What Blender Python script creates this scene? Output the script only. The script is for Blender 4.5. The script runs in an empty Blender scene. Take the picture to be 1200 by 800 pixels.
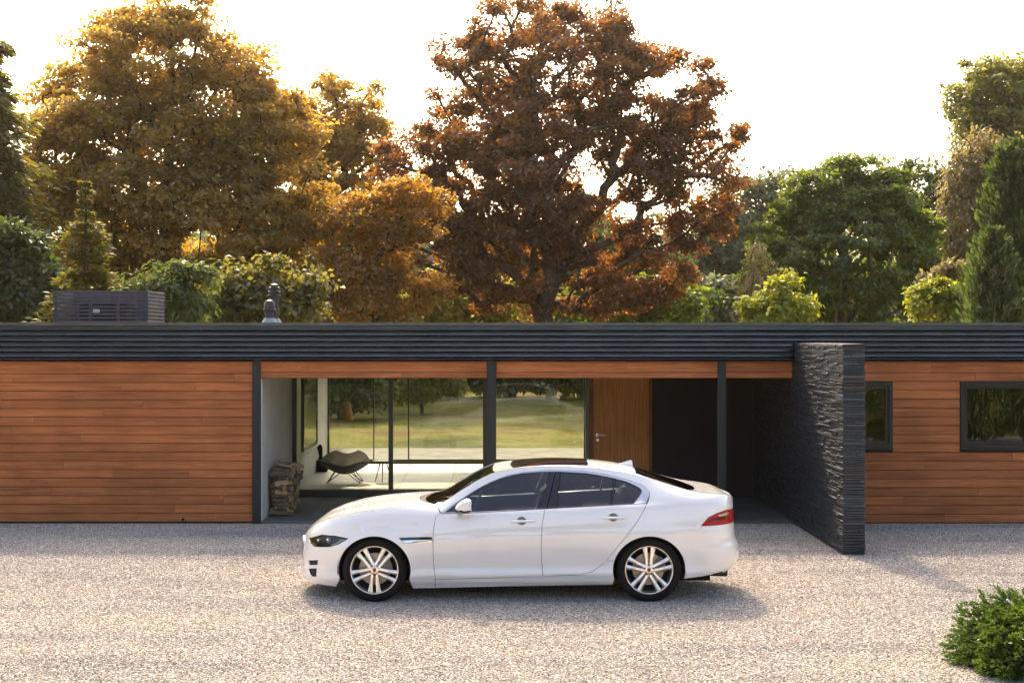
import bpy, bmesh, math, random
import numpy as np
from mathutils import Vector, Matrix
from mathutils.geometry import delaunay_2d_cdt

R = math.radians
random.seed(7)
rng = np.random.default_rng(7)
sc = bpy.context.scene
col = sc.collection

# ------------------------------------------------------------------ camera
F, VX, VY, EYE = 1821.0, 580.0, 395.0, 2.73       # focal length (px of a 1200 px wide frame), vanishing point, eye height
cam_d = bpy.data.cameras.new('camera')
cam = bpy.data.objects.new('camera', cam_d)
col.objects.link(cam)
cam.location = (0, 0, EYE)
cam.rotation_euler = (R(90), 0, 0)
cam_d.sensor_width = 36
cam_d.lens = F / 1200 * 36
cam_d.shift_x = (600 - VX) / 1200
cam_d.shift_y = -(400 - VY) / 1200
cam_d.clip_end = 2000
sc.camera = cam

# ------------------------------------------------------------------ sky, sun, exposure
SUN_EL, SUN_AZ = 42.0, -10.0                      # degrees above the horizon; degrees right (+) or left (-) of straight ahead
world = bpy.data.worlds.new('World')
sc.world = world
world.use_nodes = True
wn, wl = world.node_tree.nodes, world.node_tree.links
wn.clear()
wo = wn.new('ShaderNodeOutputWorld')
wb = wn.new('ShaderNodeBackground')
sky = wn.new('ShaderNodeTexSky')
sky.sky_type = 'NISHITA'
sky.sun_disc = False
sky.sun_elevation = R(SUN_EL)
sky.sun_rotation = R(SUN_AZ)
sky.altitude = 100
sky.air_density = 0.8
sky.dust_density = 6.0
sky.ozone_density = 1.0
wb.inputs['Strength'].default_value = 0.15
wl.new(sky.outputs[0], wb.inputs[0])
wl.new(wb.outputs[0], wo.inputs[0])
sun_d = bpy.data.lights.new('sun', 'SUN')
sun_d.energy = 2.1
sun_d.angle = R(2.5)
sun_d.color = (1.0, 0.86, 0.68)
sun = bpy.data.objects.new('sun', sun_d)
col.objects.link(sun)
to_sun = Vector((math.sin(R(SUN_AZ)) * math.cos(R(SUN_EL)), math.cos(R(SUN_AZ)) * math.cos(R(SUN_EL)), math.sin(R(SUN_EL))))
sun.rotation_euler = to_sun.to_track_quat('Z', 'Y').to_euler()
sun.location = (-10, 30, 40)
vs = sc.view_settings
vs.view_transform = 'Standard'
vs.look = 'None'
vs.gamma = 1
vs.use_curve_mapping = False
vs.exposure = 1.80
vs.use_white_balance = True
vs.white_balance_temperature = 7550
cy = sc.cycles
cy.use_denoising = True
cy.max_bounces = 8
cy.diffuse_bounces = 4
cy.glossy_bounces = 4
cy.transmission_bounces = 6
cy.transparent_max_bounces = 16
cy.volume_bounces = 1
cy.caustics_reflective = False
cy.caustics_refractive = False
cy.sample_clamp_indirect = 6

def at(px, py, Y):
    """the point of the place that lies Y metres in front of the camera and shows at this pixel of the photograph"""
    return Vector(((px - VX) * Y / F, Y, EYE - (py - VY) * Y / F))

# ------------------------------------------------------------------ materials
def new_mat(name):
    m = bpy.data.materials.new(name)
    m.use_nodes = True
    n, l = m.node_tree.nodes, m.node_tree.links
    n.clear()
    out = n.new('ShaderNodeOutputMaterial')
    return m, n, l, out

def N(n, t, **kw):
    nd = n.new(t)
    for k, v in kw.items():
        if k.startswith('i_'):
            nd.inputs[k[2:].replace('_', ' ')].default_value = v
        else:
            setattr(nd, k, v)
    return nd

def ramp(n, stops, interp='LINEAR'):
    r = n.new('ShaderNodeValToRGB')
    r.color_ramp.interpolation = interp
    e = r.color_ramp.elements
    while len(e) < len(stops):
        e.new(0.5)
    for q, (p, c) in zip(e, stops):
        q.position = p
        q.color = (*c, 1) if len(c) == 3 else c
    return r

def plain(name, colr, rough=0.5, metal=0.0, noise=0.0, nscale=20.0, bump=0.0, bscale=60.0, coat=0.0, spec=0.5):
    m, n, l, out = new_mat(name)
    p = N(n, 'ShaderNodeBsdfPrincipled')
    p.inputs['Roughness'].default_value = rough
    p.inputs['Metallic'].default_value = metal
    p.inputs['Specular IOR Level'].default_value = spec
    p.inputs['Coat Weight'].default_value = coat
    p.inputs['Coat Roughness'].default_value = 0.03
    p.inputs['Base Color'].default_value = (*colr, 1)
    l.new(p.outputs[0], out.inputs[0])
    tc = N(n, 'ShaderNodeTexCoord')
    if noise:
        t = N(n, 'ShaderNodeTexNoise', i_Scale=nscale, i_Detail=5.0)
        l.new(tc.outputs['Object'], t.inputs['Vector'])
        r = ramp(n, [(0.3, tuple(c * (1 - noise) for c in colr)), (0.7, tuple(min(1, c * (1 + noise)) for c in colr))])
        l.new(t.outputs['Fac'], r.inputs[0])
        l.new(r.outputs[0], p.inputs['Base Color'])
    if bump:
        t2 = N(n, 'ShaderNodeTexNoise', i_Scale=bscale, i_Detail=6.0)
        l.new(tc.outputs['Object'], t2.inputs['Vector'])
        b = N(n, 'ShaderNodeBump', i_Strength=bump, i_Distance=0.01)
        l.new(t2.outputs['Fac'], b.inputs['Height'])
        l.new(b.outputs[0], p.inputs['Normal'])
    return m

def wood(name, dark, mid, light, axis=0, scale=1.0, rough=0.6):
    """boards: tone of its own for each board, long grain along one axis, ring figure, knots"""
    m, n, l, out = new_mat(name)
    p = N(n, 'ShaderNodeBsdfPrincipled')
    p.inputs['Roughness'].default_value = rough
    p.inputs['Specular IOR Level'].default_value = 0.3
    l.new(p.outputs[0], out.inputs[0])
    tc = N(n, 'ShaderNodeTexCoord')
    oi = N(n, 'ShaderNodeObjectInfo')
    off = N(n, 'ShaderNodeVectorMath', operation='SCALE')
    cmb = N(n, 'ShaderNodeCombineXYZ')
    for k in range(3):
        l.new(oi.outputs['Random'], cmb.inputs[k])
    l.new(cmb.outputs[0], off.inputs[0])
    off.inputs['Scale'].default_value = 37.0
    add = N(n, 'ShaderNodeVectorMath', operation='ADD')
    l.new(tc.outputs['Object'], add.inputs[0])
    l.new(off.outputs[0], add.inputs[1])
    mp = N(n, 'ShaderNodeMapping')
    s = [26.0 * scale] * 3
    s[axis] = 1.1 * scale
    mp.inputs['Scale'].default_value = s
    l.new(add.outputs[0], mp.inputs[0])
    n1 = N(n, 'ShaderNodeTexNoise', i_Scale=1.0, i_Detail=7.0, i_Roughness=0.65, i_Distortion=1.2)
    l.new(mp.outputs[0], n1.inputs['Vector'])
    mp2 = N(n, 'ShaderNodeMapping')
    s2 = [46.0 * scale] * 3
    s2[axis] = 1.6 * scale
    mp2.inputs['Scale'].default_value = s2
    l.new(add.outputs[0], mp2.inputs[0])
    n2 = N(n, 'ShaderNodeTexNoise', i_Scale=1.0, i_Detail=4.0, i_Roughness=0.6)
    l.new(mp2.outputs[0], n2.inputs['Vector'])
    mx = N(n, 'ShaderNodeMath', operation='MULTIPLY_ADD')
    l.new(n2.outputs['Fac'], mx.inputs[0])
    mx.inputs[1].default_value = 0.55
    l.new(n1.outputs['Fac'], mx.inputs[2])
    sub = N(n, 'ShaderNodeMath', operation='SUBTRACT')
    l.new(mx.outputs[0], sub.inputs[0])
    sub.inputs[1].default_value = 0.27
    rp = ramp(n, [(0.28, dark), (0.5, mid), (0.72, light)])
    l.new(sub.outputs[0], rp.inputs[0])
    hs = N(n, 'ShaderNodeHueSaturation')
    mr = N(n, 'ShaderNodeMapRange')
    mr.inputs['To Min'].default_value = 0.86
    mr.inputs['To Max'].default_value = 1.13
    l.new(oi.outputs['Random'], mr.inputs[0])
    # weathering in broad soft stains
    n3 = N(n, 'ShaderNodeTexNoise', i_Scale=1.3, i_Detail=3.0)
    l.new(tc.outputs['Object'], n3.inputs['Vector'])
    mr3 = N(n, 'ShaderNodeMapRange')
    mr3.inputs['From Min'].default_value = 0.35
    mr3.inputs['From Max'].default_value = 0.65
    mr3.inputs['To Min'].default_value = 0.86
    mr3.inputs['To Max'].default_value = 1.12
    l.new(n3.outputs['Fac'], mr3.inputs[0])
    vm = N(n, 'ShaderNodeMath', operation='MULTIPLY')
    l.new(mr.outputs[0], vm.inputs[0])
    l.new(mr3.outputs[0], vm.inputs[1])
    l.new(vm.outputs[0], hs.inputs['Value'])
    l.new(rp.outputs[0], hs.inputs['Color'])
    l.new(hs.outputs[0], p.inputs['Base Color'])
    b = N(n, 'ShaderNodeBump', i_Strength=0.25, i_Distance=0.004)
    l.new(mx.outputs[0], b.inputs['Height'])
    l.new(b.outputs[0], p.inputs['Normal'])
    return m

def glass(name, tint=(0.9, 0.95, 0.93), ior=1.5, rough=0.0):
    m, n, l, out = new_mat(name)
    t = N(n, 'ShaderNodeBsdfTransparent')
    t.inputs[0].default_value = (*tint, 1)
    g = N(n, 'ShaderNodeBsdfGlossy')
    g.inputs['Roughness'].default_value = rough
    fr = N(n, 'ShaderNodeFresnel')
    fr.inputs[0].default_value = ior
    mx = N(n, 'ShaderNodeMixShader')
    l.new(fr.outputs[0], mx.inputs[0])
    l.new(t.outputs[0], mx.inputs[1])
    l.new(g.outputs[0], mx.inputs[2])
    l.new(mx.outputs[0], out.inputs[0])
    return m

def leaf_mat(name, c1, c2, c3, trans, tw=0.45, gloss=0.06, nscale=0.6):
    """leaves: every leaf its own tone, clumps vary, light passes through the blade"""
    m, n, l, out = new_mat(name)
    geo = N(n, 'ShaderNodeNewGeometry')
    tc = N(n, 'ShaderNodeTexCoord')
    nz = N(n, 'ShaderNodeTexNoise', i_Scale=nscale, i_Detail=3.0)
    l.new(tc.outputs['Object'], nz.inputs['Vector'])
    mx = N(n, 'ShaderNodeMath', operation='MULTIPLY_ADD')
    l.new(geo.outputs['Random Per Island'], mx.inputs[0])
    mx.inputs[1].default_value = 0.45
    ad = N(n, 'ShaderNodeMath', operation='MULTIPLY_ADD')
    l.new(nz.outputs['Fac'], ad.inputs[0])
    ad.inputs[1].default_value = 1.3
    ad.inputs[2].default_value = -0.38
    l.new(ad.outputs[0], mx.inputs[2])
    rp = ramp(n, [(0.12, c1), (0.5, c2), (0.9, c3)])
    l.new(mx.outputs[0], rp.inputs[0])
    d = N(n, 'ShaderNodeBsdfDiffuse')
    l.new(rp.outputs[0], d.inputs[0])
    t = N(n, 'ShaderNodeBsdfTranslucent')
    mc = N(n, 'ShaderNodeMix', data_type='RGBA')
    mc.inputs[0].default_value = 0.6
    l.new(rp.outputs[0], mc.inputs[6])
    mc.inputs[7].default_value = (*trans, 1)
    l.new(mc.outputs[2], t.inputs[0])
    s1 = N(n, 'ShaderNodeMixShader')
    s1.inputs[0].default_value = tw
    l.new(d.outputs[0], s1.inputs[1])
    l.new(t.outputs[0], s1.inputs[2])
    g = N(n, 'ShaderNodeBsdfGlossy')
    g.inputs['Roughness'].default_value = 0.45
    s2 = N(n, 'ShaderNodeMixShader')
    s2.inputs[0].default_value = gloss
    l.new(s1.outputs[0], s2.inputs[1])
    l.new(g.outputs[0], s2.inputs[2])
    l.new(s2.outputs[0], out.inputs[0])
    return m

M = {}
M['board'] = wood('cedar_boards', (0.25, 0.077, 0.023), (0.39, 0.124, 0.040), (0.50, 0.175, 0.062), axis=0)
M['door'] = wood('door_veneer', (0.34, 0.115, 0.022), (0.48, 0.180, 0.038), (0.58, 0.24, 0.060), axis=2, rough=0.45)
M['jamb'] = wood('jamb_wood', (0.16, 0.05, 0.015), (0.24, 0.08, 0.024), (0.30, 0.11, 0.035), axis=2)
M['fascia'] = plain('fascia_metal', (0.085, 0.092, 0.105), rough=0.22, metal=1.0, noise=0.15, nscale=3.0)
M['fascia_edge'] = plain('fascia_trim', (0.10, 0.105, 0.11), rough=0.35, metal=0.5, noise=0.15, nscale=4.0)
M['steel'] = plain('post_steel', (0.010, 0.018, 0.021), rough=0.5, metal=0.0, spec=0.35, noise=0.12, nscale=9.0)
M['frame'] = plain('window_frame_paint', (0.012, 0.018, 0.018), rough=0.35)
M['frame_green'] = plain('window_frame_dark_green', (0.009, 0.015, 0.015), rough=0.35, spec=0.35)
M['black'] = plain('matt_black', (0.006, 0.006, 0.007), rough=0.8, spec=0.2)
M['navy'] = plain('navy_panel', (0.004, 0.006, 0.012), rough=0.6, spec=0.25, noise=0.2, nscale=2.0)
M['white_wall'] = plain('lime_render', (0.66, 0.66, 0.62), rough=0.85, noise=0.06, nscale=2.5, bump=0.12, bscale=40)
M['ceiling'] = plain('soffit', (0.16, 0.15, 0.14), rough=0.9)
M['plinth'] = plain('plinth', (0.02, 0.02, 0.02), rough=0.9)
M['glass'] = glass('house_glass', (0.93, 0.96, 0.945), 1.25)
M['glass_dark'] = glass('window_glass', (0.60, 0.68, 0.68), 1.75)
M['picture_glass'] = plain('picture_glass', (0.015, 0.02, 0.018), rough=0.03, spec=1.0, coat=1.0)
M['tile_out'] = plain('porch_slate_tile', (0.105, 0.125, 0.125), rough=0.5, noise=0.3, nscale=3.5, bump=0.2, bscale=30)
M['tile_in'] = plain('limestone_tile', (0.52, 0.485, 0.42), rough=0.35, noise=0.12, nscale=4.0)
M['grout'] = plain('grout', (0.10, 0.10, 0.095), rough=0.9)
M['chrome'] = plain('chrome', (0.75, 0.75, 0.76), rough=0.10, metal=1.0)
M['satin'] = plain('satin_steel', (0.55, 0.55, 0.54), rough=0.28, metal=1.0)

# ------------------------------------------------------------------ mesh helpers
class MB:
    """collects shapes that become ONE mesh"""
    def __init__(s):
        s.v, s.f = [], []
    def add(s, vs_, fs):
        o = len(s.v)
        s.v += [tuple(p) for p in vs_]
        s.f += [tuple(i + o for i in f) for f in fs]
        return s
    def box(s, x0, x1, y0, y1, z0, z1):
        v = [(x0, y0, z0), (x1, y0, z0), (x1, y1, z0), (x0, y1, z0), (x0, y0, z1), (x1, y0, z1), (x1, y1, z1), (x0, y1, z1)]
        return s.add(v, [(0, 3, 2, 1), (4, 5, 6, 7), (0, 1, 5, 4), (1, 2, 6, 5), (2, 3, 7, 6), (3, 0, 4, 7)])
    def cham(s, x0, x1, y0, y1, z0, z1, c):
        """box with chamfered edges"""
        b = bmesh.new()
        bmesh.ops.create_cube(b, size=1)
        for v in b.verts:
            v.co = ((x0 + x1) / 2 + v.co.x * (x1 - x0), (y0 + y1) / 2 + v.co.y * (y1 - y0), (z0 + z1) / 2 + v.co.z * (z1 - z0))
        bmesh.ops.bevel(b, geom=b.edges[:], offset=c, segments=1, affect='EDGES', profile=0.5)
        b.verts.index_update()
        s.add([v.co[:] for v in b.verts], [[v.index for v in f.verts] for f in b.faces])
        b.free()
        return s
    def tube(s, pts, rad, k=8, cap=True):
        pts = [Vector(p) for p in pts]
        rad = rad if hasattr(rad, '__len__') else [rad] * len(pts)
        rings = []
        up = None
        for i, p in enumerate(pts):
            d = (pts[min(i + 1, len(pts) - 1)] - pts[max(i - 1, 0)]).normalized()
            if up is None:
                up = d.orthogonal().normalized()
            else:
                up = (up - d * up.dot(d)).normalized()
            w = d.cross(up)
            rings.append([p + (up * math.cos(a) + w * math.sin(a)) * rad[i] for a in [2 * math.pi * j / k for j in range(k)]])
        v = [q for r in rings for q in r]
        f = []
        for i in range(len(pts) - 1):
            for j in range(k):
                f.append((i * k + j, i * k + (j + 1) % k, (i + 1) * k + (j + 1) % k, (i + 1) * k + j))
        if cap:
            f.append(tuple(range(k - 1, -1, -1)))
            f.append(tuple(range((len(pts) - 1) * k, len(pts) * k)))
        return s.add(v, f)
    def lathe(s, prof, k=48, c=(0, 0, 0), axis='z', closed=False):
        """prof: (radius, height) pairs turned about an axis through c"""
        v, f = [], []
        for (r, h) in prof:
            for j in range(k):
                a = 2 * math.pi * j / k
                p = (r * math.cos(a), r * math.sin(a), h)
                if axis == 'y':
                    p = (p[0], -h, p[1])
                v.append((p[0] + c[0], p[1] + c[1], p[2] + c[2]))
        n = len(prof)
        for i in range(n - 1 + (1 if closed else 0)):
            i2 = (i + 1) % n
            for j in range(k):
                f.append((i * k + j, i * k + (j + 1) % k, i2 * k + (j + 1) % k, i2 * k + j))
        return s.add(v, f)
    def prism(s, poly, d, org, u, w, n):
        """poly in the (u, w) plane at org, pushed d along n"""
        org, u, w, n = Vector(org), Vector(u), Vector(w), Vector(n)
        a = [org + u * p[0] + w * p[1] for p in poly]
        k = len(a)
        v = a + [p + n * d for p in a]
        f = [tuple(range(k - 1, -1, -1)), tuple(range(k, 2 * k))] + [(i, (i + 1) % k, k + (i + 1) % k, k + i) for i in range(k)]
        return s.add(v, f)
    def build(s, name, mat, parent=None, smooth=False, angle=None):
        me = bpy.data.meshes.new(name)
        me.from_pydata(s.v, [], s.f)
        return link(name, me, mat, parent, smooth, angle)

def link(name, me, mat, parent=None, smooth=False, angle=None):
    if mat is not None:
        me.materials.append(M[mat] if isinstance(mat, str) else mat)
    if smooth:
        me.polygons.foreach_set('use_smooth', [True] * len(me.polygons))
        if angle is not None:
            me.set_sharp_from_angle(angle=R(angle))
    o = bpy.data.objects.new(name, me)
    col.objects.link(o)
    if parent is not None:
        o.parent = parent
        if parent.type == 'EMPTY':                # shapes are written in the place's own metres
            o.matrix_parent_inverse = parent.matrix_basis.inverted()
    return o

def tag(o, label=None, cat=None, group=None, kind=None):
    for k, v in (('label', label), ('category', cat), ('group', group), ('kind', kind)):
        if v:
            o[k] = v
    return o

def empty(name, loc=(0, 0, 0), rz=0.0):
    o = bpy.data.objects.new(name, None)
    o.location = loc
    o.rotation_euler = (0, 0, rz)
    o.empty_display_size = 0.3
    col.objects.link(o)
    return o

def np_mesh(name, verts, faces):
    """verts (n,3), faces (m,4) or (m,3) as numpy arrays"""
    me = bpy.data.meshes.new(name)
    nv, nf, k = len(verts), len(faces), faces.shape[1]
    me.vertices.add(nv)
    me.vertices.foreach_set('co', np.ascontiguousarray(verts, dtype=np.float32).ravel())
    me.loops.add(nf * k)
    me.loops.foreach_set('vertex_index', np.ascontiguousarray(faces, dtype=np.int32).ravel())
    me.polygons.add(nf)
    me.polygons.foreach_set('loop_start', np.arange(0, nf * k, k, dtype=np.int32))
    me.update(calc_edges=True)
    return me

def smoothstep(a, b, x):
    t = np.clip((x - a) / (b - a), 0, 1)
    return t * t * (3 - 2 * t)

def unit(a):
    return a / (np.linalg.norm(a, axis=-1, keepdims=True) + 1e-9)


# ================================================================== ground
def lawn_mat():
    m, n, l, out = new_mat('lawn_ground')
    p = N(n, 'ShaderNodeBsdfPrincipled')
    p.inputs['Roughness'].default_value = 0.95
    p.inputs['Specular IOR Level'].default_value = 0.1
    l.new(p.outputs[0], out.inputs[0])
    tc = N(n, 'ShaderNodeTexCoord')
    a = N(n, 'ShaderNodeTexNoise', i_Scale=0.22, i_Detail=6.0, i_Roughness=0.7)
    l.new(tc.outputs['Object'], a.inputs['Vector'])
    r = ramp(n, [(0.36, (0.050, 0.060, 0.010)), (0.46, (0.120, 0.115, 0.018)), (0.54, (0.18, 0.150, 0.030)), (0.62, (0.13, 0.080, 0.034))])
    l.new(a.outputs['Fac'], r.inputs[0])
    b = N(n, 'ShaderNodeTexNoise', i_Scale=9.0, i_Detail=5.0)
    l.new(tc.outputs['Object'], b.inputs['Vector'])
    r2 = ramp(n, [(0.3, (0.55, 0.55, 0.5)), (0.7, (1.2, 1.2, 1.1))])
    l.new(b.outputs['Fac'], r2.inputs[0])
    mx = N(n, 'ShaderNodeMix', data_type='RGBA', blend_type='MULTIPLY')
    mx.inputs[0].default_value = 1.0
    l.new(r.outputs[0], mx.inputs[6])
    l.new(r2.outputs[0], mx.inputs[7])
    l.new(mx.outputs[2], p.inputs['Base Color'])
    bp = N(n, 'ShaderNodeBump', i_Strength=0.8, i_Distance=0.05)
    l.new(b.outputs['Fac'], bp.inputs['Height'])
    l.new(bp.outputs[0], p.inputs['Normal'])
    return m

def gravel_mat():
    """the bed between and beyond the loose stones"""
    m, n, l, out = new_mat('gravel_bed')
    p = N(n, 'ShaderNodeBsdfPrincipled')
    p.inputs['Roughness'].default_value = 0.9
    p.inputs['Specular IOR Level'].default_value = 0.2
    l.new(p.outputs[0], out.inputs[0])
    tc = N(n, 'ShaderNodeTexCoord')
    v = N(n, 'ShaderNodeTexVoronoi', i_Scale=48.0)
    l.new(tc.outputs['Object'], v.inputs['Vector'])
    r = ramp(n, [(0.0, (0.22, 0.17, 0.13)), (0.35, (0.36, 0.30, 0.24)), (0.7, (0.48, 0.42, 0.36)), (1.0, (0.60, 0.56, 0.51))])
    sep = N(n, 'ShaderNodeSeparateColor')
    l.new(v.outputs['Color'], sep.inputs[0])
    l.new(sep.outputs[0], r.inputs[0])
    l.new(r.outputs[0], p.inputs['Base Color'])
    b = N(n, 'ShaderNodeBump', i_Strength=1.0, i_Distance=0.02)
    b.invert = True
    l.new(v.outputs['Distance'], b.inputs['Height'])
    l.new(b.outputs[0], p.inputs['Normal'])
    return m

def pebble_mat():
    m, n, l, out = new_mat('gravel_stones')
    p = N(n, 'ShaderNodeBsdfPrincipled')
    p.inputs['Roughness'].default_value = 0.8
    p.inputs['Specular IOR Level'].default_value = 0.3
    l.new(p.outputs[0], out.inputs[0])
    oi = N(n, 'ShaderNodeObjectInfo')
    r = ramp(n, [(0.0, (0.09, 0.08, 0.075)), (0.14, (0.24, 0.205, 0.17)), (0.32, (0.325, 0.295, 0.262)), (0.5, (0.415, 0.385, 0.35)),
                 (0.65, (0.36, 0.315, 0.262)), (0.82, (0.49, 0.465, 0.43)), (1.0, (0.70, 0.685, 0.655))])
    l.new(oi.outputs['Random'], r.inputs[0])
    # broad drifts where vehicles have turned the stones: greyer, dustier bands across the drive
    geo = N(n, 'ShaderNodeNewGeometry')
    mp = N(n, 'ShaderNodeMapping')
    mp.inputs['Scale'].default_value = (0.25, 0.9, 1)
    l.new(geo.outputs['Position'], mp.inputs[0])
    nz = N(n, 'ShaderNodeTexNoise', i_Scale=1.0, i_Detail=4.0, i_Roughness=0.6)
    l.new(mp.outputs[0], nz.inputs['Vector'])
    r2 = ramp(n, [(0.36, (0.70, 0.71, 0.75)), (0.48, (0.93, 0.92, 0.93)), (0.62, (1.05, 1.0, 0.96))])
    l.new(nz.outputs['Fac'], r2.inputs[0])
    mx = N(n, 'ShaderNodeMix', data_type='RGBA', blend_type='MULTIPLY')
    mx.inputs[0].default_value = 1.0
    l.new(r.outputs[0], mx.inputs[6])
    l.new(r2.outputs[0], mx.inputs[7])
    l.new(mx.outputs[2], p.inputs['Base Color'])
    return m

def ground_z(y):
    return np.interp(y, [-200, 33, 39, 60, 110, 400], [0, 0, 0.06, 0.62, 1.6, 4.0])

M['lawn'] = lawn_mat()
M['gravel'] = gravel_mat()
M['pebble'] = pebble_mat()
xs = np.array([-900, -300, -120, -60, -30, -15, 0, 15, 30, 60, 120, 300, 900.0])
ys = np.array([-400, -120, -60, -30, -10, 5, 20, 33, 36, 39, 44, 50, 55, 60, 70, 80, 95, 110, 160, 250, 400, 1400.0])
gx, gy = np.meshgrid(xs, ys)
gv = np.stack([gx.ravel(), gy.ravel(), ground_z(gy.ravel()) - 0.03], 1)
nx = len(xs)
gf = np.array([(j * nx + i, j * nx + i + 1, (j + 1) * nx + i + 1, (j + 1) * nx + i) for j in range(len(ys) - 1) for i in range(nx - 1)])
tag(link('ground', np_mesh('ground', gv, gf), 'lawn', smooth=True), kind='structure')
b = MB()
b.add([(-16, 3.0, 0), (16, 3.0, 0), (16, 22.9, 0), (-16, 22.9, 0)], [(0, 1, 2, 3)])
tag(b.build('gravel_drive', 'gravel'), kind='structure')
b = MB()
b.add([(-14, 32.2, 0.02), (14, 32.2, 0.02), (14, 37.6, 0.05), (-14, 37.6, 0.05)], [(0, 1, 2, 3)])
M['path'] = plain('path_grit', (0.17, 0.15, 0.115), rough=0.95, noise=0.3, nscale=2.0, bump=0.5, bscale=40)
tag(b.build('back_path', 'path'), kind='structure')

def loose_gravel():
    """the loose stones of the drive: real pebbles scattered over the part of the bed in view"""
    pc = bpy.data.collections.new('pebble_shapes')
    rg = np.random.default_rng(3)
    for k in range(6):
        bm = bmesh.new()
        bmesh.ops.create_icosphere(bm, subdivisions=1, radius=1.0)
        s = (rg.uniform(0.8, 1.25), rg.uniform(0.7, 1.0), rg.uniform(0.45, 0.75))
        for v in bm.verts:
            v.co = Vector((v.co.x * s[0], v.co.y * s[1], v.co.z * s[2])) * rg.uniform(0.78, 1.2)
        me = bpy.data.meshes.new('pebble_shape')
        bm.to_mesh(me)
        bm.free()
        me.materials.append(M['pebble'])
        pc.objects.link(bpy.data.objects.new('pebble_shape', me))
    b = MB()
    Ys = [11.0, 14.0, 17.0, 20.0, 22.62]
    v, f = [], []
    for Y in Ys:
        v += [(-(0.335 * Y + 1.0), Y, 0.002), (0.36 * Y + 1.0, Y, 0.002)]
    for i in range(len(Ys) - 1):
        f.append((2 * i, 2 * i + 1, 2 * i + 3, 2 * i + 2))
    b.add(v, f)
    o = b.build('loose_gravel', 'pebble')
    ng = bpy.data.node_groups.new('scatter_gravel', 'GeometryNodeTree')
    ng.interface.new_socket('Geometry', in_out='INPUT', socket_type='NodeSocketGeometry')
    ng.interface.new_socket('Geometry', in_out='OUTPUT', socket_type='NodeSocketGeometry')
    n, l = ng.nodes, ng.links
    gi, go = n.new('NodeGroupInput'), n.new('NodeGroupOutput')
    d = n.new('GeometryNodeDistributePointsOnFaces')
    d.inputs['Density'].default_value = 4100
    ci = n.new('GeometryNodeCollectionInfo')
    ci.inputs[0].default_value = pc
    ci.inputs['Separate Children'].default_value = True
    ci.inputs['Reset Children'].default_value = True
    ip = n.new('GeometryNodeInstanceOnPoints')
    ip.inputs['Pick Instance'].default_value = True
    rr = n.new('FunctionNodeRandomValue')
    rr.data_type = 'FLOAT_VECTOR'
    rr.inputs[0].default_value = (-0.5, -0.5, 0)
    rr.inputs[1].default_value = (0.5, 0.5, 6.283)
    rs = n.new('FunctionNodeRandomValue')
    rs.data_type = 'FLOAT'
    rs.inputs[2].default_value = 0.0042
    rs.inputs[3].default_value = 0.0122
    l.new(gi.outputs[0], d.inputs['Mesh'])
    l.new(d.outputs['Points'], ip.inputs['Points'])
    l.new(ci.outputs[0], ip.inputs['Instance'])
    l.new(rr.outputs[0], ip.inputs['Rotation'])
    l.new(rs.outputs[1], ip.inputs['Scale'])
    l.new(ip.outputs[0], go.inputs[0])
    md = o.modifiers.new('scatter', 'NODES')
    md.node_group = ng
    tag(o, 'loose pale stones covering the drive', 'gravel', kind='stuff')
loose_gravel()

# ================================================================== house
YF, YG, YB = 22.8, 26.3, 31.8            # front face, glazing of the porch, back glazing
PXF = F / YF
fx = lambda px: (px - VX) / PXF          # metres along the front face
fz = lambda py: EYE - (py - VY) / PXF
house = empty('bungalow', (0, YF, 0))
tag(house, 'long low flat-roofed house with cedar boards and dark ribbed roof edge', 'house')
X0, X1 = -9.6, 12.0                      # ends of the house
PL, PR, PM = fx(296), fx(305), -3.43     # first steel post; inner face of the white side wall
SW0, SW1 = 4.368, 4.647                  # slate wall faces
ZT, ZL, ZF = 2.379, 2.129, 0.15          # eaves line, underside of lintel, indoor floor

# --- walls behind the boards
wl_ = MB().box(X0, PL, YF + 0.03, YF + 0.25, 0.0, 2.45).build('wall', 'plinth', house)
wr_b = MB()
W1 = (SW1 + 0.02, fx(1046), fz(525), fz(447))   # small window beside the slate wall
W2 = (fx(1125.5), fx(1325), fz(525), fz(447))
for (a, c) in ((W1[1], W2[0]), (W2[1], X1)):
    wr_b.box(a, c, YF + 0.03, YF + 0.25, W1[2], W1[3])
wr_b.box(SW1 + 0.01, X1, YF + 0.03, YF + 0.25, 0.0, W1[2])
wr_b.box(SW1 + 0.01, X1, YF + 0.03, YF + 0.25, W1[3], 2.45)
wr_ = wr_b.build('wall', 'plinth', house)

def board(parent, x0, x1, z0, z1, y=YF):
    """one shiplap board: bevelled top edge, small shadow groove above the next"""
    d = 0.022 + random.uniform(-0.0025, 0.0025)
    g = 0.0035
    zt, zb = z1 - g, z0 + 0.001
    pts = [(y + 0.03, zb), (y + 0.03 - d, zb + 0.002), (y + 0.03 - d - 0.003, zb + 0.010), (y + 0.03 - d, zt - 0.008), (y + 0.03 - d + 0.008, zt), (y + 0.03, zt)]
    k = len(pts)
    x0 += 0.0016
    x1 -= 0.0016
    v = [(x0, p[0], p[1]) for p in pts] + [(x1, p[0], p[1]) for p in pts]
    f = [tuple(range(k)), tuple(range(2 * k - 1, k - 1, -1))] + [(i, k + i, k + (i + 1) % k, (i + 1) % k) for i in range(k)]
    return MB().add(v, f).build('board', 'board', parent)

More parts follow.
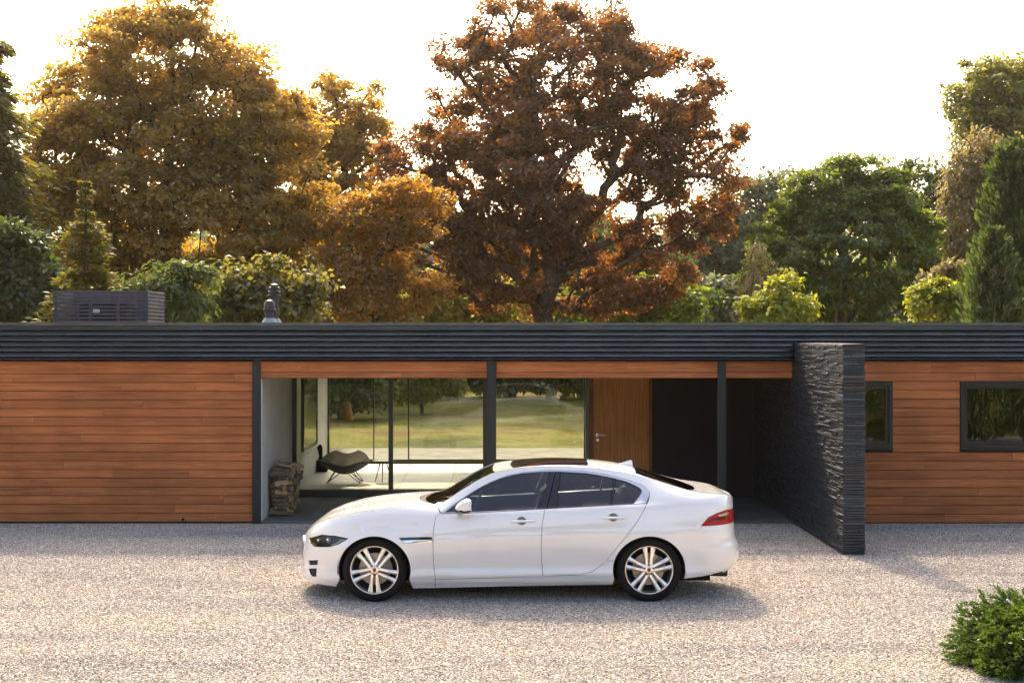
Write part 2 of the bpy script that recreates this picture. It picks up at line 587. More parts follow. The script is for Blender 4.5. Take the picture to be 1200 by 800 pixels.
rows = [(2.197, ZT)] + [(2.197 - 0.1278 * (i + 1), 2.197 - 0.1278 * i) for i in range(17)]
joints = [[94], [14, 275], [141.5, 229.5], [87], [13.5, 168], [120], [40, 236], [13], [94], [14], [193, 282], [74], [132, 221], [36, 180], [60], [262], [13, 205], [161, 250]]
for (z0, z1), js in zip(rows, joints):
    cut = [X0] + [fx(p) for p in [-90] + js] + [PL - 0.004]
    for a, c in zip(cut[:-1], cut[1:]):
        board(wl_, a, c, z0, z1)
jr = [[6.4, 9.1], [7.05, 10.2], [8.3], [], [], [], [], [], [], [5.9, 8.8], [7.6], [6.3, 9.7], [8.0], [5.6, 8.6], [7.1], [6.0, 9.2], [8.2], [6.6, 10.0], [7.4]]
hts = [13.4] + [10.35] * 17
z = ZT
for i, h in enumerate(hts):
    z0, z1 = z - h / PXF, z
    z = z0
    if i == 17:
        z0 = 0.012
    spans = [(SW1 + 0.012, X1)]
    mid = (z0 + z1) / 2
    if W1[2] - 0.02 < mid < W1[3] + 0.02:
        spans = [(W1[1] + 0.004, W2[0] - 0.004), (W2[1] + 0.004, X1)]
    for (a, c) in spans:
        cut = [a] + [q for q in (jr[i] if i < len(jr) else []) if a + 0.3 < q < c - 0.3] + [c]
        for p, q in zip(cut[:-1], cut[1:]):
            board(wr_, p, q, z0, z1)
# lintel over the porch, two boards high
lint = MB().box(PR + 0.002, SW0 - 0.004, YF + 0.03, YF + 0.22, ZL, 2.45).build('lintel', 'plinth', house)
for (z0, z1, js) in ((2.216, ZT, [352, 735]), (ZL + 0.002, 2.216, [470, 812])):
    posts = [(fx(570.5), fx(581.5)), (fx(841), fx(850.5))]
    cut = [PR + 0.004] + [fx(j) for j in js] + [SW0 - 0.006]
    ends = sorted(cut + [q for p in posts for q in p])
    for p, q in zip(ends[:-1], ends[1:]):
        if any(abs(p - a) < 1e-6 for a, _ in posts):
            continue
        board(lint, p, q, z0, z1)

# --- steel posts
for a, c in ((PL, PR), (fx(571.5), fx(581.5)), (fx(841), fx(850.5))):
    s = MB()
    y0 = YF - 0.035
    w = (c - a)
    s.box(a, c, y0, y0 + 0.012, 0.0, ZT)                 # flange, web and back flange of the rolled section
    s.box(a + w * 0.42, c - w * 0.42, y0 + 0.012, y0 + 0.088, 0.0, ZT)
    s.box(a, c, y0 + 0.088, y0 + 0.100, 0.0, ZT)
    po = s.build('steel_post', 'steel', house)
    for zb in (2.28, 2.20):
        MB().lathe([(0.0, 0.010), (0.010, 0.010), (0.012, 0.0)], k=8, c=((a + c) / 2, y0, zb), axis='y').build('bolt', 'steel', po)

# --- roof: slab, ribbed edge, soffit
LX0, LX1, LY0, LY1 = -3.1, 1.5, 28.9, 30.6      # unseen roof opening, added to let sun onto the sitting room floor
rb = MB().box(X0 - 0.15, X1 + 0.2, YF - 0.02, LY0, 2.46, 2.90).box(X0 - 0.15, X1 + 0.2, LY1, YB + 0.45, 2.46, 2.90)
rb.box(X0 - 0.15, LX0, LY0, LY1, 2.46, 2.90).box(LX1, X1 + 0.2, LY0, LY1, 2.46, 2.90)
roof = rb.build('roof', 'plinth', house)
MB().box(LX0 - 0.05, LX1 + 0.05, LY0 - 0.05, LY1 + 0.05, 2.903, 2.915).build('added_rooflight', 'glass', roof)
rib_z = [fz(p) for p in (388.5, 394.5, 401.0, 407.2, 413.4, 419.6)]
for i, zc in enumerate(rib_z):
    # each ribbed sheet course: a flat pan and a rounded rib catching the light
    step = 0.0785
    z0, z1 = zc - 0.022, zc + step - 0.022
    if i == 0:
        z1 = 2.905
    pr = [(YF - 0.075, z0), (YF - 0.108, z0 + 0.002), (YF - 0.122, z0 + 0.007), (YF - 0.126, z0 + 0.012), (YF - 0.121, z0 + 0.019), (YF - 0.096, z0 + 0.036), (YF - 0.084, z0 + 0.040), (YF - 0.080, z0 + 0.046), (YF - 0.078, z1 - 0.003), (YF - 0.022, z1 - 0.003), (YF - 0.022, z0)]
    cuts = [X0 - 0.2, fx(-60 + 23 * (i % 2)), fx(121), fx(518 + 60 * (i % 3)), fx(925), X1 + 0.2]
    for a, c in zip(cuts[:-1], cuts[1:]):
        k = len(pr)
        a, c = a + 0.001, c - 0.001
        v = [(a, p[0], p[1]) for p in pr] + [(c, p[0], p[1]) for p in pr]
        f = [tuple(range(k)), tuple(range(2 * k - 1, k - 1, -1))] + [(j, k + j, k + (j + 1) % k, (j + 1) % k) for j in range(k)]
        MB().add(v, f).build('fascia_strip', 'fascia', roof)
MB().box(X0 - 0.2, X1 + 0.2, YF - 0.14, YF + 0.25, 2.9055, 2.942).build('roof_trim', 'fascia_edge', roof)
MB().box(X0 - 0.2, X1 + 0.2, YF - 0.10, YF - 0.024, ZT + 0.004, 2.3975).build('drip_edge', 'black', roof)
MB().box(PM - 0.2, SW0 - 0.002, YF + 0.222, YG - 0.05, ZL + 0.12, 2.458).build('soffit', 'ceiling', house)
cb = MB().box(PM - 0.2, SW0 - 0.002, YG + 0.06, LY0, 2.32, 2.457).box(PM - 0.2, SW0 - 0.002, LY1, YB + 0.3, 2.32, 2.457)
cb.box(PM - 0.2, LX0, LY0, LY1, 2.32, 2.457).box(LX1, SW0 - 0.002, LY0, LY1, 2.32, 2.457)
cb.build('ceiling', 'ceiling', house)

# --- side wall of porch and sitting room (white), other walls
MB().box(PM - 0.125, PM, YF + 0.11, YB + 0.2, 0.0, 2.455).build('side_wall', 'white_wall', house)
MB().box(X0, PM - 0.13, YB - 0.1, YB + 0.2, 0.0, 2.455).build('back_wall', 'white_wall', house)
MB().box(X0, X0 + 0.2, YF + 0.26, YB - 0.11, 0.0, 2.455).build('end_wall', 'white_wall', house)
XR = 1.86                                  # right wall of the sitting room
MB().box(XR, XR + 0.14, YG + 0.13, YB + 0.2, 0.0, 2.315).build('room_wall', 'white_wall', house)
MB().box(XR + 0.142, X1, YB - 0.1, YB + 0.2, 0.0, 2.315).build('back_wall', 'white_wall', house)
MB().box(X1 - 0.2, X1, YF + 0.26, YB - 0.11, 0.0, 2.455).build('end_wall', 'white_wall', house)
DX0, DX1 = (691 - VX) / (F / YG), (764 - VX) / (F / YG)
MB().box(DX1 + 0.002, SW0 - 0.004, YG + 0.02, YG + 0.20, 0.0, 2.245).build('porch_wall', 'navy', house)
MB().box(SW0 + 0.05, SW0 + 0.2, YG + 2.0, YB - 0.12, 0.0, 2.455).build('partition_wall', 'white_wall', house)

# --- door
PXG = F / YG
gxp = lambda px: (px - VX) / PXG
dz1 = 2.24
jb = MB().box(DX0, DX0 + 0.062, YG - 0.03, YG + 0.12, 0.03, dz1).box(DX1 - 0.05, DX1, YG - 0.03, YG + 0.12, 0.03, dz1)
jb.build('door_frame', 'jamb', house)
door = MB().cham(DX0 + 0.066, DX1 - 0.054, YG - 0.012, YG + 0.04, 0.045, dz1 - 0.005, 0.003).build('front_door', 'door', house)
hx, hz = gxp(700.0), EYE - (509.5 - VY) / PXG
hd = MB().lathe([(0.0, 0.012), (0.026, 0.012), (0.027, 0.0)], k=20, c=(hx, YG - 0.012, hz), axis='y')
hd.tube([(hx, YG - 0.02, hz), (hx, YG - 0.06, hz), (hx + 0.012, YG - 0.068, hz), (hx + 0.135, YG - 0.068, hz)], 0.010, k=10)
hd.build('handle', 'satin', door, smooth=True, angle=40)
MB().lathe([(0.0, 0.008), (0.02, 0.008), (0.021, 0.0)], k=16, c=(hx + 0.004, YG - 0.012, hz - 0.085), axis='y').build('keyhole', 'satin', door)

# --- porch glazing
def upright(x0, x1, y, z0, z1, d=0.09, parent=None, mat='frame'):
    return MB().box(x0, x1, y, y + d, z0, z1).build('mullion', mat, parent)
gl = MB().box(PM + 0.001, DX0 - 0.002, YG - 0.02, YG + 0.10, 0.0, ZF).build('glazing_frame', 'frame', house)
bars = [(342.0, 347.6), (455.3, 460.6), (566.0, 572.5), (686.5, 690.9)]
bx_ = []
for i, (a, c) in enumerate(bars):
    a_, c_ = gxp(a), gxp(c)
    if i == 0:
        a_ = PM + 0.002
    if i == 3:
        c_ = DX0 - 0.003
    bx_.append((a_, c_))
    upright(a_, c_, YG - 0.012, ZF + 0.001, 2.245, 0.10, gl)
for (p, q) in zip(bx_[:-1], bx_[1:]):
    MB().box(p[1] + 0.001, q[0] - 0.001, YG + 0.032, YG + 0.044, ZF + 0.002, 2.24).build('pane', 'glass', gl)
# --- back glazing
PXB = F / YB
bxp = lambda px: (px - VX) / PXB
bg = MB().box(PM + 0.001, XR - 0.001, YB - 0.04, YB + 0.06, ZF - 0.02, ZF + 0.09).build('glazing_frame', 'frame', house)
bb = [(384.0, 386.0), (437.4, 438.6), (478.0, 479.6), (575, 579), (684, 687.5)]
for (a, c) in bb:
    upright(bxp(a), bxp(c), YB - 0.02, ZF + 0.091, 2.315, 0.06, bg)
for (p, q) in zip(bb[:-1], bb[1:]):
    MB().box(bxp(p[1]) + 0.001, bxp(q[0]) - 0.001, YB + 0.004, YB + 0.014, ZF + 0.092, 2.31).build('pane', 'glass', bg)

# --- right-hand windows
def house_window(w):
    x0, x1, z0, z1 = w
    t = 0.055
    o = MB()
    o.box(x0, x0 + t, YF - 0.02, YF + 0.10, z0, z1).box(x1 - t, x1, YF - 0.02, YF + 0.10, z0, z1)
    o.box(x0 + t, x1 - t, YF - 0.02, YF + 0.10, z1 - t, z1).box(x0 + t, x1 - t, YF - 0.02, YF + 0.10, z0, z0 + t)
    wd = o.build('window', 'frame_green', house)
    s = MB()
    a, c, e, g_ = x0 + t + 0.002, x1 - t - 0.002, z0 + t + 0.002, z1 - t - 0.002
    s.box(a, a + 0.045, YF + 0.005, YF + 0.07, e, g_).box(c - 0.045, c, YF + 0.005, YF + 0.07, e, g_)
    s.box(a + 0.045, c - 0.045, YF + 0.005, YF + 0.07, g_ - 0.045, g_).box(a + 0.045, c - 0.045, YF + 0.005, YF + 0.07, e, e + 0.045)
    s.build('sash', 'frame_green', wd)
    MB().box(a + 0.046, c - 0.046, YF + 0.030, YF + 0.044, e + 0.046, g_ - 0.046).build('pane', 'glass_dark', wd)
    MB().box(x0 - 0.01, x1 + 0.01, YF - 0.055, YF + 0.0, z0 - 0.022, z0 - 0.002).build('sill', 'frame_green', wd)
house_window(W1)
house_window(W2)
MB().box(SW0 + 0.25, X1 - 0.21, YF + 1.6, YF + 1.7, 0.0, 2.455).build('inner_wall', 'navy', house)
# low vent and tap on the left wall
MB().lathe([(0.0, 0.02), (0.018, 0.02), (0.02, 0.0)], k=10, c=(fx(214.5), YF - 0.002, 0.06), axis='y').build('wall_outlet', 'black', house)

# --- floors: slate tiles in the porch, limestone indoors
slab = MB().box(PM - 0.0, SW0 - 0.002, YF - 0.02, YG - 0.022, -0.05, 0.022).build('porch_floor', 'grout')
tag(slab, kind='structure')
nxp, nyp = 13, 6
wx, wy = (SW0 - PM - 0.004) / nxp, (YG - YF) / nyp
for j in range(nyp):
    for i in range(nxp):
        x0, y0 = PM + 0.002 + i * wx, YF - 0.018 + j * wy * 0.993
        h = 0.033 + random.uniform(-0.001, 0.001)
        MB().box(x0 + 0.003, x0 + wx - 0.003, y0 + 0.003, y0 + wy * 0.993 - 0.003, 0.0221, h).build('tile', 'tile_out', slab)
fl = MB().box(PM + 0.002, XR - 0.002, YG + 0.102, YB - 0.042, 0.0, ZF - 0.008).build('sitting_room_floor', 'grout')
tag(fl, kind='structure')
for j in range(5):
    for i in range(6):
        wx2, wy2 = (XR - PM - 0.008) / 6, (YB - YG - 0.15) / 5
        x0, y0 = PM + 0.004 + i * wx2, YG + 0.104 + j * wy2
        MB().box(x0 + 0.004, x0 + wx2 - 0.004, y0 + 0.004, y0 + wy2 - 0.004, ZF - 0.0079, ZF).build('tile', 'tile_in', fl)

# ================================================================== slate wall
def slate_mat():
    m, n, l, out = new_mat('riven_slate')
    p = N(n, 'ShaderNodeBsdfPrincipled')
    p.inputs['Roughness'].default_value = 0.42
    p.inputs['Specular IOR Level'].default_value = 0.6
    l.new(p.outputs[0], out.inputs[0])
    tc = N(n, 'ShaderNodeTexCoord')
    geo = N(n, 'ShaderNodeNewGeometry')
    oi = N(n, 'ShaderNodeObjectInfo')
    ad = N(n, 'ShaderNodeMath', operation='ADD')
    l.new(geo.outputs['Random Per Island'], ad.inputs[0])
    l.new(oi.outputs['Random'], ad.inputs[1])
    fr = N(n, 'ShaderNodeMath', operation='FRACT')
    l.new(ad.outputs[0], fr.inputs[0])
    r = ramp(n, [(0.0, (0.005, 0.009, 0.015)), (0.4, (0.009, 0.016, 0.026)), (0.75, (0.014, 0.025, 0.040)), (1.0, (0.032, 0.049, 0.066))])
    l.new(fr.outputs[0], r.inputs[0])
    l.new(r.outputs[0], p.inputs['Base Color'])
    mp = N(n, 'ShaderNodeMapping')
    mp.inputs['Scale'].default_value = (9, 9, 40)
    l.new(tc.outputs['Object'], mp.inputs[0])
    nz = N(n, 'ShaderNodeTexNoise', i_Scale=1.5, i_Detail=6.0, i_Roughness=0.65)
    l.new(mp.outputs[0], nz.inputs['Vector'])
    bp = N(n, 'ShaderNodeBump', i_Strength=0.6, i_Distance=0.012)
    l.new(nz.outputs['Fac'], bp.inputs['Height'])
    l.new(bp.outputs[0], p.inputs['Normal'])
    return m
M['slate'] = slate_mat()
SY0, SY1, SH = 19.5, YG + 0.3, 2.634
sw = empty('slate_wall', ((SW0 + SW1) / 2, SY0, 0))
tag(sw, 'dark stacked-slate wall jutting out from the house beside the porch', 'wall')
core = MB().box(SW0 + 0.016, SW1 - 0.016, SY0 + 0.016, YF + 0.02, -0.02, SH - 0.004)
core.box(SW0 + 0.016, SW1 - 0.016, YF + 0.0201, SY1, -0.02, 2.44)
core.build('core', 'black', sw)
pieces = []      # (nearness, verts, faces)
def slate_piece(u0, u1, z0, z1, face):
    p = random.uniform(-0.002, 0.011) if random.random() < 0.88 else random.uniform(0.010, 0.018)
    g = 0.0012
    u0, u1, z0, z1 = u0 + g, u1 - g, z0 + g, z1 - g
    j = lambda: random.uniform(-0.0015, 0.0015)
    c = 0.003
    if face == 'left':
        o, i = SW0 - p + 0.004, SW0 + 0.015
        v = [(i, u0, z0), (i, u1, z0), (i, u1, z1), (i, u0, z1), (o + j(), u0 + c, z0 + c), (o + j(), u1 - c, z0 + c), (o + j(), u1 - c, z1 - c), (o + j(), u0 + c, z1 - c)]
        f = [(4, 7, 6, 5), (0, 4, 5, 1), (1, 5, 6, 2), (2, 6, 7, 3), (3, 7, 4, 0)]
    elif face == 'end':
        o, i = SY0 - p + 0.004, SY0 + 0.015
        v = [(u0, i, z0), (u1, i, z0), (u1, i, z1), (u0, i, z1), (u0 + c, o + j(), z0 + c), (u1 - c, o + j(), z0 + c), (u1 - c, o + j(), z1 - c), (u0 + c, o + j(), z1 - c)]
        f = [(4, 5, 6, 7), (0, 1, 5, 4), (1, 2, 6, 5), (2, 3, 7, 6), (3, 0, 4, 7)]
    else:
        o, i = SW1 + p - 0.004, SW1 - 0.015
        v = [(i, u0, z0), (i, u1, z0), (i, u1, z1), (i, u0, z1), (o + j(), u0 + c, z0 + c), (o + j(), u1 - c, z0 + c), (o + j(), u1 - c, z1 - c), (o + j(), u0 + c, z1 - c)]
        f = [(4, 5, 6, 7), (0, 1, 5, 4), (1, 2, 6, 5), (2, 3, 7, 6), (3, 0, 4, 7)]
    if face == 'end':
        size = (u1 - u0) * (z1 - z0) * 30
    elif face == 'left':
        size = (u1 - u0) * (z1 - z0) * (21.5 / (u0 + 1)) ** 5
    else:
        size = -1
    pieces.append((size, v, f))
def courses(u0, u1, top, face):
    z = -0.01
    while z < top - 0.012:
        h = random.choice((0.018, 0.022, 0.026, 0.032, 0.040))
        if z + h > top - 0.012:
            h = top - z
        u = u0
        while u < u1 - 0.01:
            w = random.uniform(0.10, 0.46)
            if u + w > u1 - 0.06:
                w = u1 - u
            if w > 0.22 and h > 0.04 and random.random() < 0.25:
                k = h * random.uniform(0.4, 0.6)
                slate_piece(u, u + w, z, z + k, face)
                slate_piece(u, u + w, z + k, z + h, face)
            else:
                slate_piece(u, u + w, z, z + h, face)
            u += w
        z += h
courses(SY0 + 0.004, YF - 0.15, SH, 'left')
courses(YF - 0.15, SY1, 2.36, 'left')
courses(SW0 + 0.004, SW1 - 0.004, SH, 'end')
courses(SY0 + 0.004, YF - 0.01, SH, 'right')
pieces.sort(key=lambda t: -t[0])
for s_, v, f in pieces[:300]:
    MB().add(v, f).build('slate', 'slate', sw)
rest = MB()
for s_, v, f in pieces[300:]:
    rest.add(v, f)
tag(rest.build('slate_courses', 'slate', sw), kind='stuff')
MB().box(SW0 + 0.004, SW1 - 0.004, SY0 + 0.004, YF - 0.142, SH - 0.0035, SH + 0.012).build('coping', 'slate', sw)

# ================================================================== on the roof
M['louvre'] = plain('louvre_slats', (0.085, 0.068, 0.085), rough=0.5, noise=0.2, nscale=6.0)
lb = empty('louvred_roof_box', (-6.6, 26.0, 2.90))
tag(lb, 'purple-grey slatted plant box standing on the flat roof at left', 'plant box')
BX0, BX1, BY0, BY1, BZ0, BZ1 = -7.40, -5.80, 26.0, 27.3, 2.90, 3.515
nsl = 10
pz = (BZ1 - BZ0) / nsl
for i in range(nsl):
    z0, z1 = BZ0 + i * pz + 0.011, BZ0 + (i + 1) * pz - 0.011
    MB().cham(BX0, BX1, BY0 - 0.012, BY0 + 0.012, z0, z1, 0.003).build('slat', 'louvre', lb)
    MB().cham(BX0, BX1, BY1 - 0.012, BY1 + 0.012, z0, z1, 0.003).build('slat', 'louvre', lb)
    MB().cham(BX1 - 0.026, BX1 - 0.002, BY0 + 0.014, BY1 - 0.014, z0, z1, 0.003).build('slat', 'louvre', lb)
    MB().cham(BX0 + 0.002, BX0 + 0.026, BY0 + 0.014, BY1 - 0.014, z0, z1, 0.003).build('slat', 'louvre', lb)
for x in (BX0 + 0.03, BX0 + 0.60, BX0 + 1.06, BX1 - 0.075):
    for y in (BY0 + 0.0125, BY1 - 0.058):
        MB().box(x, x + 0.045, y, y + 0.045, BZ0, BZ1 - 0.01).build('upright', 'louvre', lb)
MB().cham(BX0 + 0.35, BX1 - 0.45, BY0 + 0.35, BY1 - 0.25, BZ0, BZ1 - 0.2, 0.02).build('air_unit', 'black', lb)
MB().box(BX0 + 0.68, BX0 + 0.79, BY0 - 0.02, BY0 - 0.0125, 3.14, 3.20).build('badge', 'satin', lb)

M['flue'] = plain('flue_metal', (0.075, 0.055, 0.055), rough=0.5, metal=0.4, noise=0.2, nscale=14)
M['lead'] = plain('lead_flashing', (0.32, 0.33, 0.35), rough=0.5, noise=0.15, nscale=10)
def flue(x, y, h, label, prof):
    t = empty('roof_flue', (x, y, 2.90))
    tag(t, label, 'flue')
    MB().lathe([(0.16, 0.0), (0.16, 0.02), (0.085, 0.15), (0.078, 0.15)], k=20, c=(x, y, 2.90)).build('flashing', 'lead', t, smooth=True, angle=40)
    MB().lathe([(0.072, 0.0), (0.072, h - 0.20)], k=20, c=(x, y, 2.92)).build('pipe', 'flue', t, smooth=True)
    MB().lathe([(r, h - 0.22 + z) for r, z in prof], k=20, c=(x, y, 2.92)).build('cowl', 'flue', t, smooth=True, angle=30)
p_ = at(315.8, 378, 26.0)
flue(p_.x, 26.0, 0.44, 'short dark flue with a domed cap on the flat roof', [(0.074, 0.02), (0.105, 0.03), (0.105, 0.06), (0.092, 0.065), (0.092, 0.10), (0.085, 0.16), (0.06, 0.20), (0.0, 0.22)])
p_ = at(321.5, 378, 26.6)
flue(p_.x, 26.6, 0.73, 'tall dark flue with a ringed cowl behind the short flue', [(0.075, 0.0), (0.12, 0.005), (0.12, 0.02), (0.085, 0.03), (0.085, 0.06), (0.11, 0.065), (0.11, 0.08), (0.08, 0.09), (0.08, 0.13), (0.10, 0.135), (0.10, 0.15), (0.07, 0.16), (0.07, 0.20), (0.0, 0.22)])

# ================================================================== firewood
M['bark'] = plain('firewood_bark', (0.13, 0.092, 0.060), rough=0.9, noise=0.4, nscale=14, bump=0.6, bscale=35)
M['split'] = wood('split_wood', (0.20, 0.125, 0.065), (0.36, 0.245, 0.135), (0.50, 0.37, 0.22), axis=0, scale=1.3, rough=0.85)
log_meshes = []
for k in range(9):
    rg = random.Random(k + 40)
    L = 0.34
    a = rg.uniform(0.9, 1.5) if k % 3 else 2 * math.pi
    r = rg.uniform(0.042, 0.062) if k % 3 else rg.uniform(0.03, 0.045)
    if k % 3:
        sec = [(0, 0)] + [(r * 1.35 * math.cos(t * a / 4) * rg.uniform(0.9, 1.05), r * 1.35 * math.sin(t * a / 4) * rg.uniform(0.9, 1.05)) for t in range(5)]
        cx, cz = sum(p[0] for p in sec) / 6, sum(p[1] for p in sec) / 6
        sec = [(p[0] - cx, p[1] - cz) for p in sec]
    else:
        sec = [(r * math.cos(t * a / 9) * rg.uniform(0.9, 1.1), r * math.sin(t * a / 9) * rg.uniform(0.9, 1.1)) for t in range(9)]
    n_ = len(sec)
    v, f = [], []
    for i in range(4):
        u = i / 3
        sk = (rg.uniform(-0.004, 0.004), rg.uniform(-0.004, 0.004))
        v += [(-L / 2 + L * u, p[0] + sk[0], p[1] + sk[1]) for p in sec]
    for i in range(3):
        f += [(i * n_ + j, (i + 1) * n_ + j, (i + 1) * n_ + (j + 1) % n_, i * n_ + (j + 1) % n_) for j in range(n_)]
    f += [tuple(range(n_)), tuple(range(4 * n_ - 1, 3 * n_ - 1, -1))]
    me = bpy.data.meshes.new('split_log')
    me.from_pydata(v, [], f)
    me.materials.append(M['split'])
    me.materials.append(M['bark'])
    for i, p in enumerate(me.polygons):
        j = i % n_
        if i < 3 * n_ and (k % 3 == 0 or 1 <= j <= n_ - 2):
            p.material_index = 1
    log_meshes.append(me)
yy = 23.42
ncol = 0
while yy < 24.62:
    htop = 0.80 - 0.10 * max(0, (yy - 23.9)) + random.uniform(-0.03, 0.02)
    zz_ = 0.034 + 0.042
    while zz_ < htop:
        o = bpy.data.objects.new('split_log', random.choice(log_meshes))
        col.objects.link(o)
        lean = 0.02 * math.sin(zz_ * 9)
        o.location = (PM + 0.185 + random.uniform(-0.02, 0.04) + 0.03 * (zz_ > 0.5), yy + lean + random.uniform(-0.01, 0.01), zz_ + random.uniform(-0.006, 0.006))
        o.rotation_euler = (random.uniform(0, 6.28), random.uniform(-0.14, 0.14), random.uniform(-0.6, 0.6) + (math.pi if random.random() < 0.5 else 0))
        q_ = random.uniform(0.75, 1.15)
        o.scale = (random.uniform(0.5, 1.05), q_, q_)
        tag(o, 'split firewood log in the stack against the white porch wall', 'log', 'logs stacked in the porch')
        zz_ += random.uniform(0.054, 0.076)
    yy += random.uniform(0.078, 0.094)

# ================================================================== sitting room
M['chair_mesh'] = plain('chair_dark_weave', (0.014, 0.015, 0.016), rough=0.6, noise=0.3, nscale=60)
M['chair_back'] = plain('chair_brown_weave', (0.13, 0.088, 0.05), rough=0.7, noise=0.3, nscale=60)
def lounge_chair():
    c = at(404, 566, 27.6)
    cx, cy_ = c.x, 27.6
    t = empty('lounge_chair', (cx, cy_, ZF))
    tag(t, 'low dark shell lounge chair on thin wire legs behind the glass', 'chair')
    # dished diamond shell: u across (left-right), w front to back
    def shell(u0, u1, w0, w1, mat, name, thick=0.018):
        nu, nw = 19, 15
        v, f = [], []
        for side in (0, 1):
            for j in range(nw):
                for i in range(nu):
                    u, w = -1 + 2 * i / (nu - 1), -1 + 2 * j / (nw - 1)
                    w = w0 + (w1 - w0) * (w + 1) / 2
                    u = u * math.sqrt(max(0.0, 1 - 0.75 * w * w))
                    zc = 0.145 + 0.21 * abs(u) ** 1.8 + 0.16 * max(0, -w) ** 1.5 + 0.32 * max(0, w) ** 1.3
                    wd = 0.45 * (1 - 0.15 * max(0, w))
                    v.append((cx + u * wd, cy_ + w * 0.38 + 0.10 * max(0, w), ZF + zc + side * thick))
        o = nu * nw
        for j in range(nw - 1):
            for i in range(nu - 1):
                a = j * nu + i
                f += [(a, a + nu, a + nu + 1, a + 1), (o + a, o + a + 1, o + a + nu + 1, o + a + nu)]
        for i in range(nu - 1):
            f += [(i, i + 1, o + i + 1, o + i), ((nw - 1) * nu + i + 1, (nw - 1) * nu + i, o + (nw - 1) * nu + i, o + (nw - 1) * nu + i + 1)]
        for j in range(nw - 1):
            f += [(j * nu + nu, j * nu, o + j * nu, o + j * nu + nu), (j * nu + nu - 1, (j + 1) * nu + nu - 1, o + (j + 1) * nu + nu - 1, o + j * nu + nu - 1)]
        return MB().add(v, f).build(name, mat, t, smooth=True, angle=50)
    shell(-1, 1, -1.0, 0.40, 'chair_mesh', 'seat')
    shell(-1, 1, 0.41, 1.0, 'chair_back', 'backrest')
    for sx in (-1, 1):
        for y0 in (-0.24, 0.20):
            b = MB().tube([(cx + sx * 0.08, cy_ + y0 * 0.7, ZF + 0.17), (cx + sx * 0.30, cy_ + y0 - 0.05, ZF + 0.012), (cx + sx * 0.30, cy_ + y0 + 0.05, ZF + 0.012), (cx + sx * 0.17, cy_ + y0 * 0.7 + 0.03, ZF + 0.20)], 0.008, k=6)
            b.build('leg', 'black', t)
lounge_chair()
def side_table():
    c = at(449, 562, 27.75)
    cx, cy_ = c.x, 27.75
    t = empty('side_table', (cx, cy_, ZF))
    tag(t, 'small dark side table with splayed legs next to lounge chair', 'table')
    MB().lathe([(0.0, 0.0), (0.19, 0.0), (0.20, 0.012), (0.19, 0.022), (0.0, 0.022)], k=28, c=(cx, cy_, ZF + 0.36)).build('table_top', 'chair_mesh', t)
    for k in range(3):
        a = 2 * math.pi * k / 3 + 0.5
        for s_ in (-0.12, 0.12):
            MB().tube([(cx + 0.06 * math.cos(a + s_), cy_ + 0.06 * math.sin(a + s_), ZF + 0.36), (cx + 0.17 * math.cos(a), cy_ + 0.17 * math.sin(a), ZF + 0.004)], 0.007, k=6).build('leg', 'black', t)
side_table()
def wall_picture():
    y0, y1, z0, z1 = 27.5, 29.66, 0.70, 2.30
    t = empty('framed_picture', (PM, (y0 + y1) / 2, z0))
    tag(t, 'large dark framed glazed picture on the white wall behind glass', 'picture')
    fr = MB().box(PM + 0.001, PM + 0.05, y0, y0 + 0.05, z0, z1).box(PM + 0.001, PM + 0.05, y1 - 0.05, y1, z0, z1)
    fr.box(PM + 0.001, PM + 0.05, y0 + 0.05, y1 - 0.05, z0, z0 + 0.05).box(PM + 0.001, PM + 0.05, y0 + 0.05, y1 - 0.05, z1 - 0.05, z1)
    fr.build('frame', 'frame', t)
    MB().box(PM + 0.002, PM + 0.035, y0 + 0.051, y1 - 0.051, z0 + 0.051, z1 - 0.051).build('glass_front', 'picture_glass', t)
wall_picture()
def pendant():
    c = at(407.5, 492, 29.2)
    cx, zb = c.x, c.z
    M['brass_weave'] = plain('woven_shade', (0.42, 0.20, 0.05), rough=0.6, noise=0.3, nscale=40)
    t = empty('pendant_lamp', (cx, 29.2, zb))
    tag(t, 'amber conical pendant lamp hanging in the glazed room', 'lamp')
    MB().lathe([(0.125, 0.0), (0.118, 0.03), (0.045, 0.32), (0.02, 0.34), (0.018, 0.335), (0.112, 0.03), (0.12, 0.0)], k=24, c=(cx, 29.2, zb)).build('lamp_shade', 'brass_weave', t, smooth=True, angle=60)
    MB().tube([(cx, 29.2, zb + 0.33), (cx, 29.2, 2.318)], 0.004, k=5).build('cord', 'black', t)
    MB().lathe([(0.0, -0.02), (0.03, 0.0), (0.03, 0.04), (0.015, 0.10), (0.0, 0.10)], k=12, c=(cx, 29.2, zb + 0.05)).build('bulb', 'white_wall', t, smooth=True)
pendant()
def sculpture():
    c = at(377, 557, 30.2)
    cx, y = -3.33, 29.9
    t = empty('carved_sculpture', (cx, y, ZF))
    tag(t, 'dark carved upright sculpture on a low block behind the chair', 'sculpture')
    MB().cham(cx - 0.09, cx + 0.11, y - 0.14, y + 0.14, ZF, ZF + 0.22, 0.01).build('plinth_block', 'black', t)
    MB().tube([(cx - 0.03, y, ZF + 0.22), (cx - 0.02, y, ZF + 0.30), (cx - 0.03, y, ZF + 0.38), (cx - 0.04, y, ZF + 0.46), (cx - 0.03, y, ZF + 0.52)], [0.045, 0.035, 0.045, 0.055, 0.02], k=10).build('figure', 'black', t, smooth=True, angle=60)
sculpture()

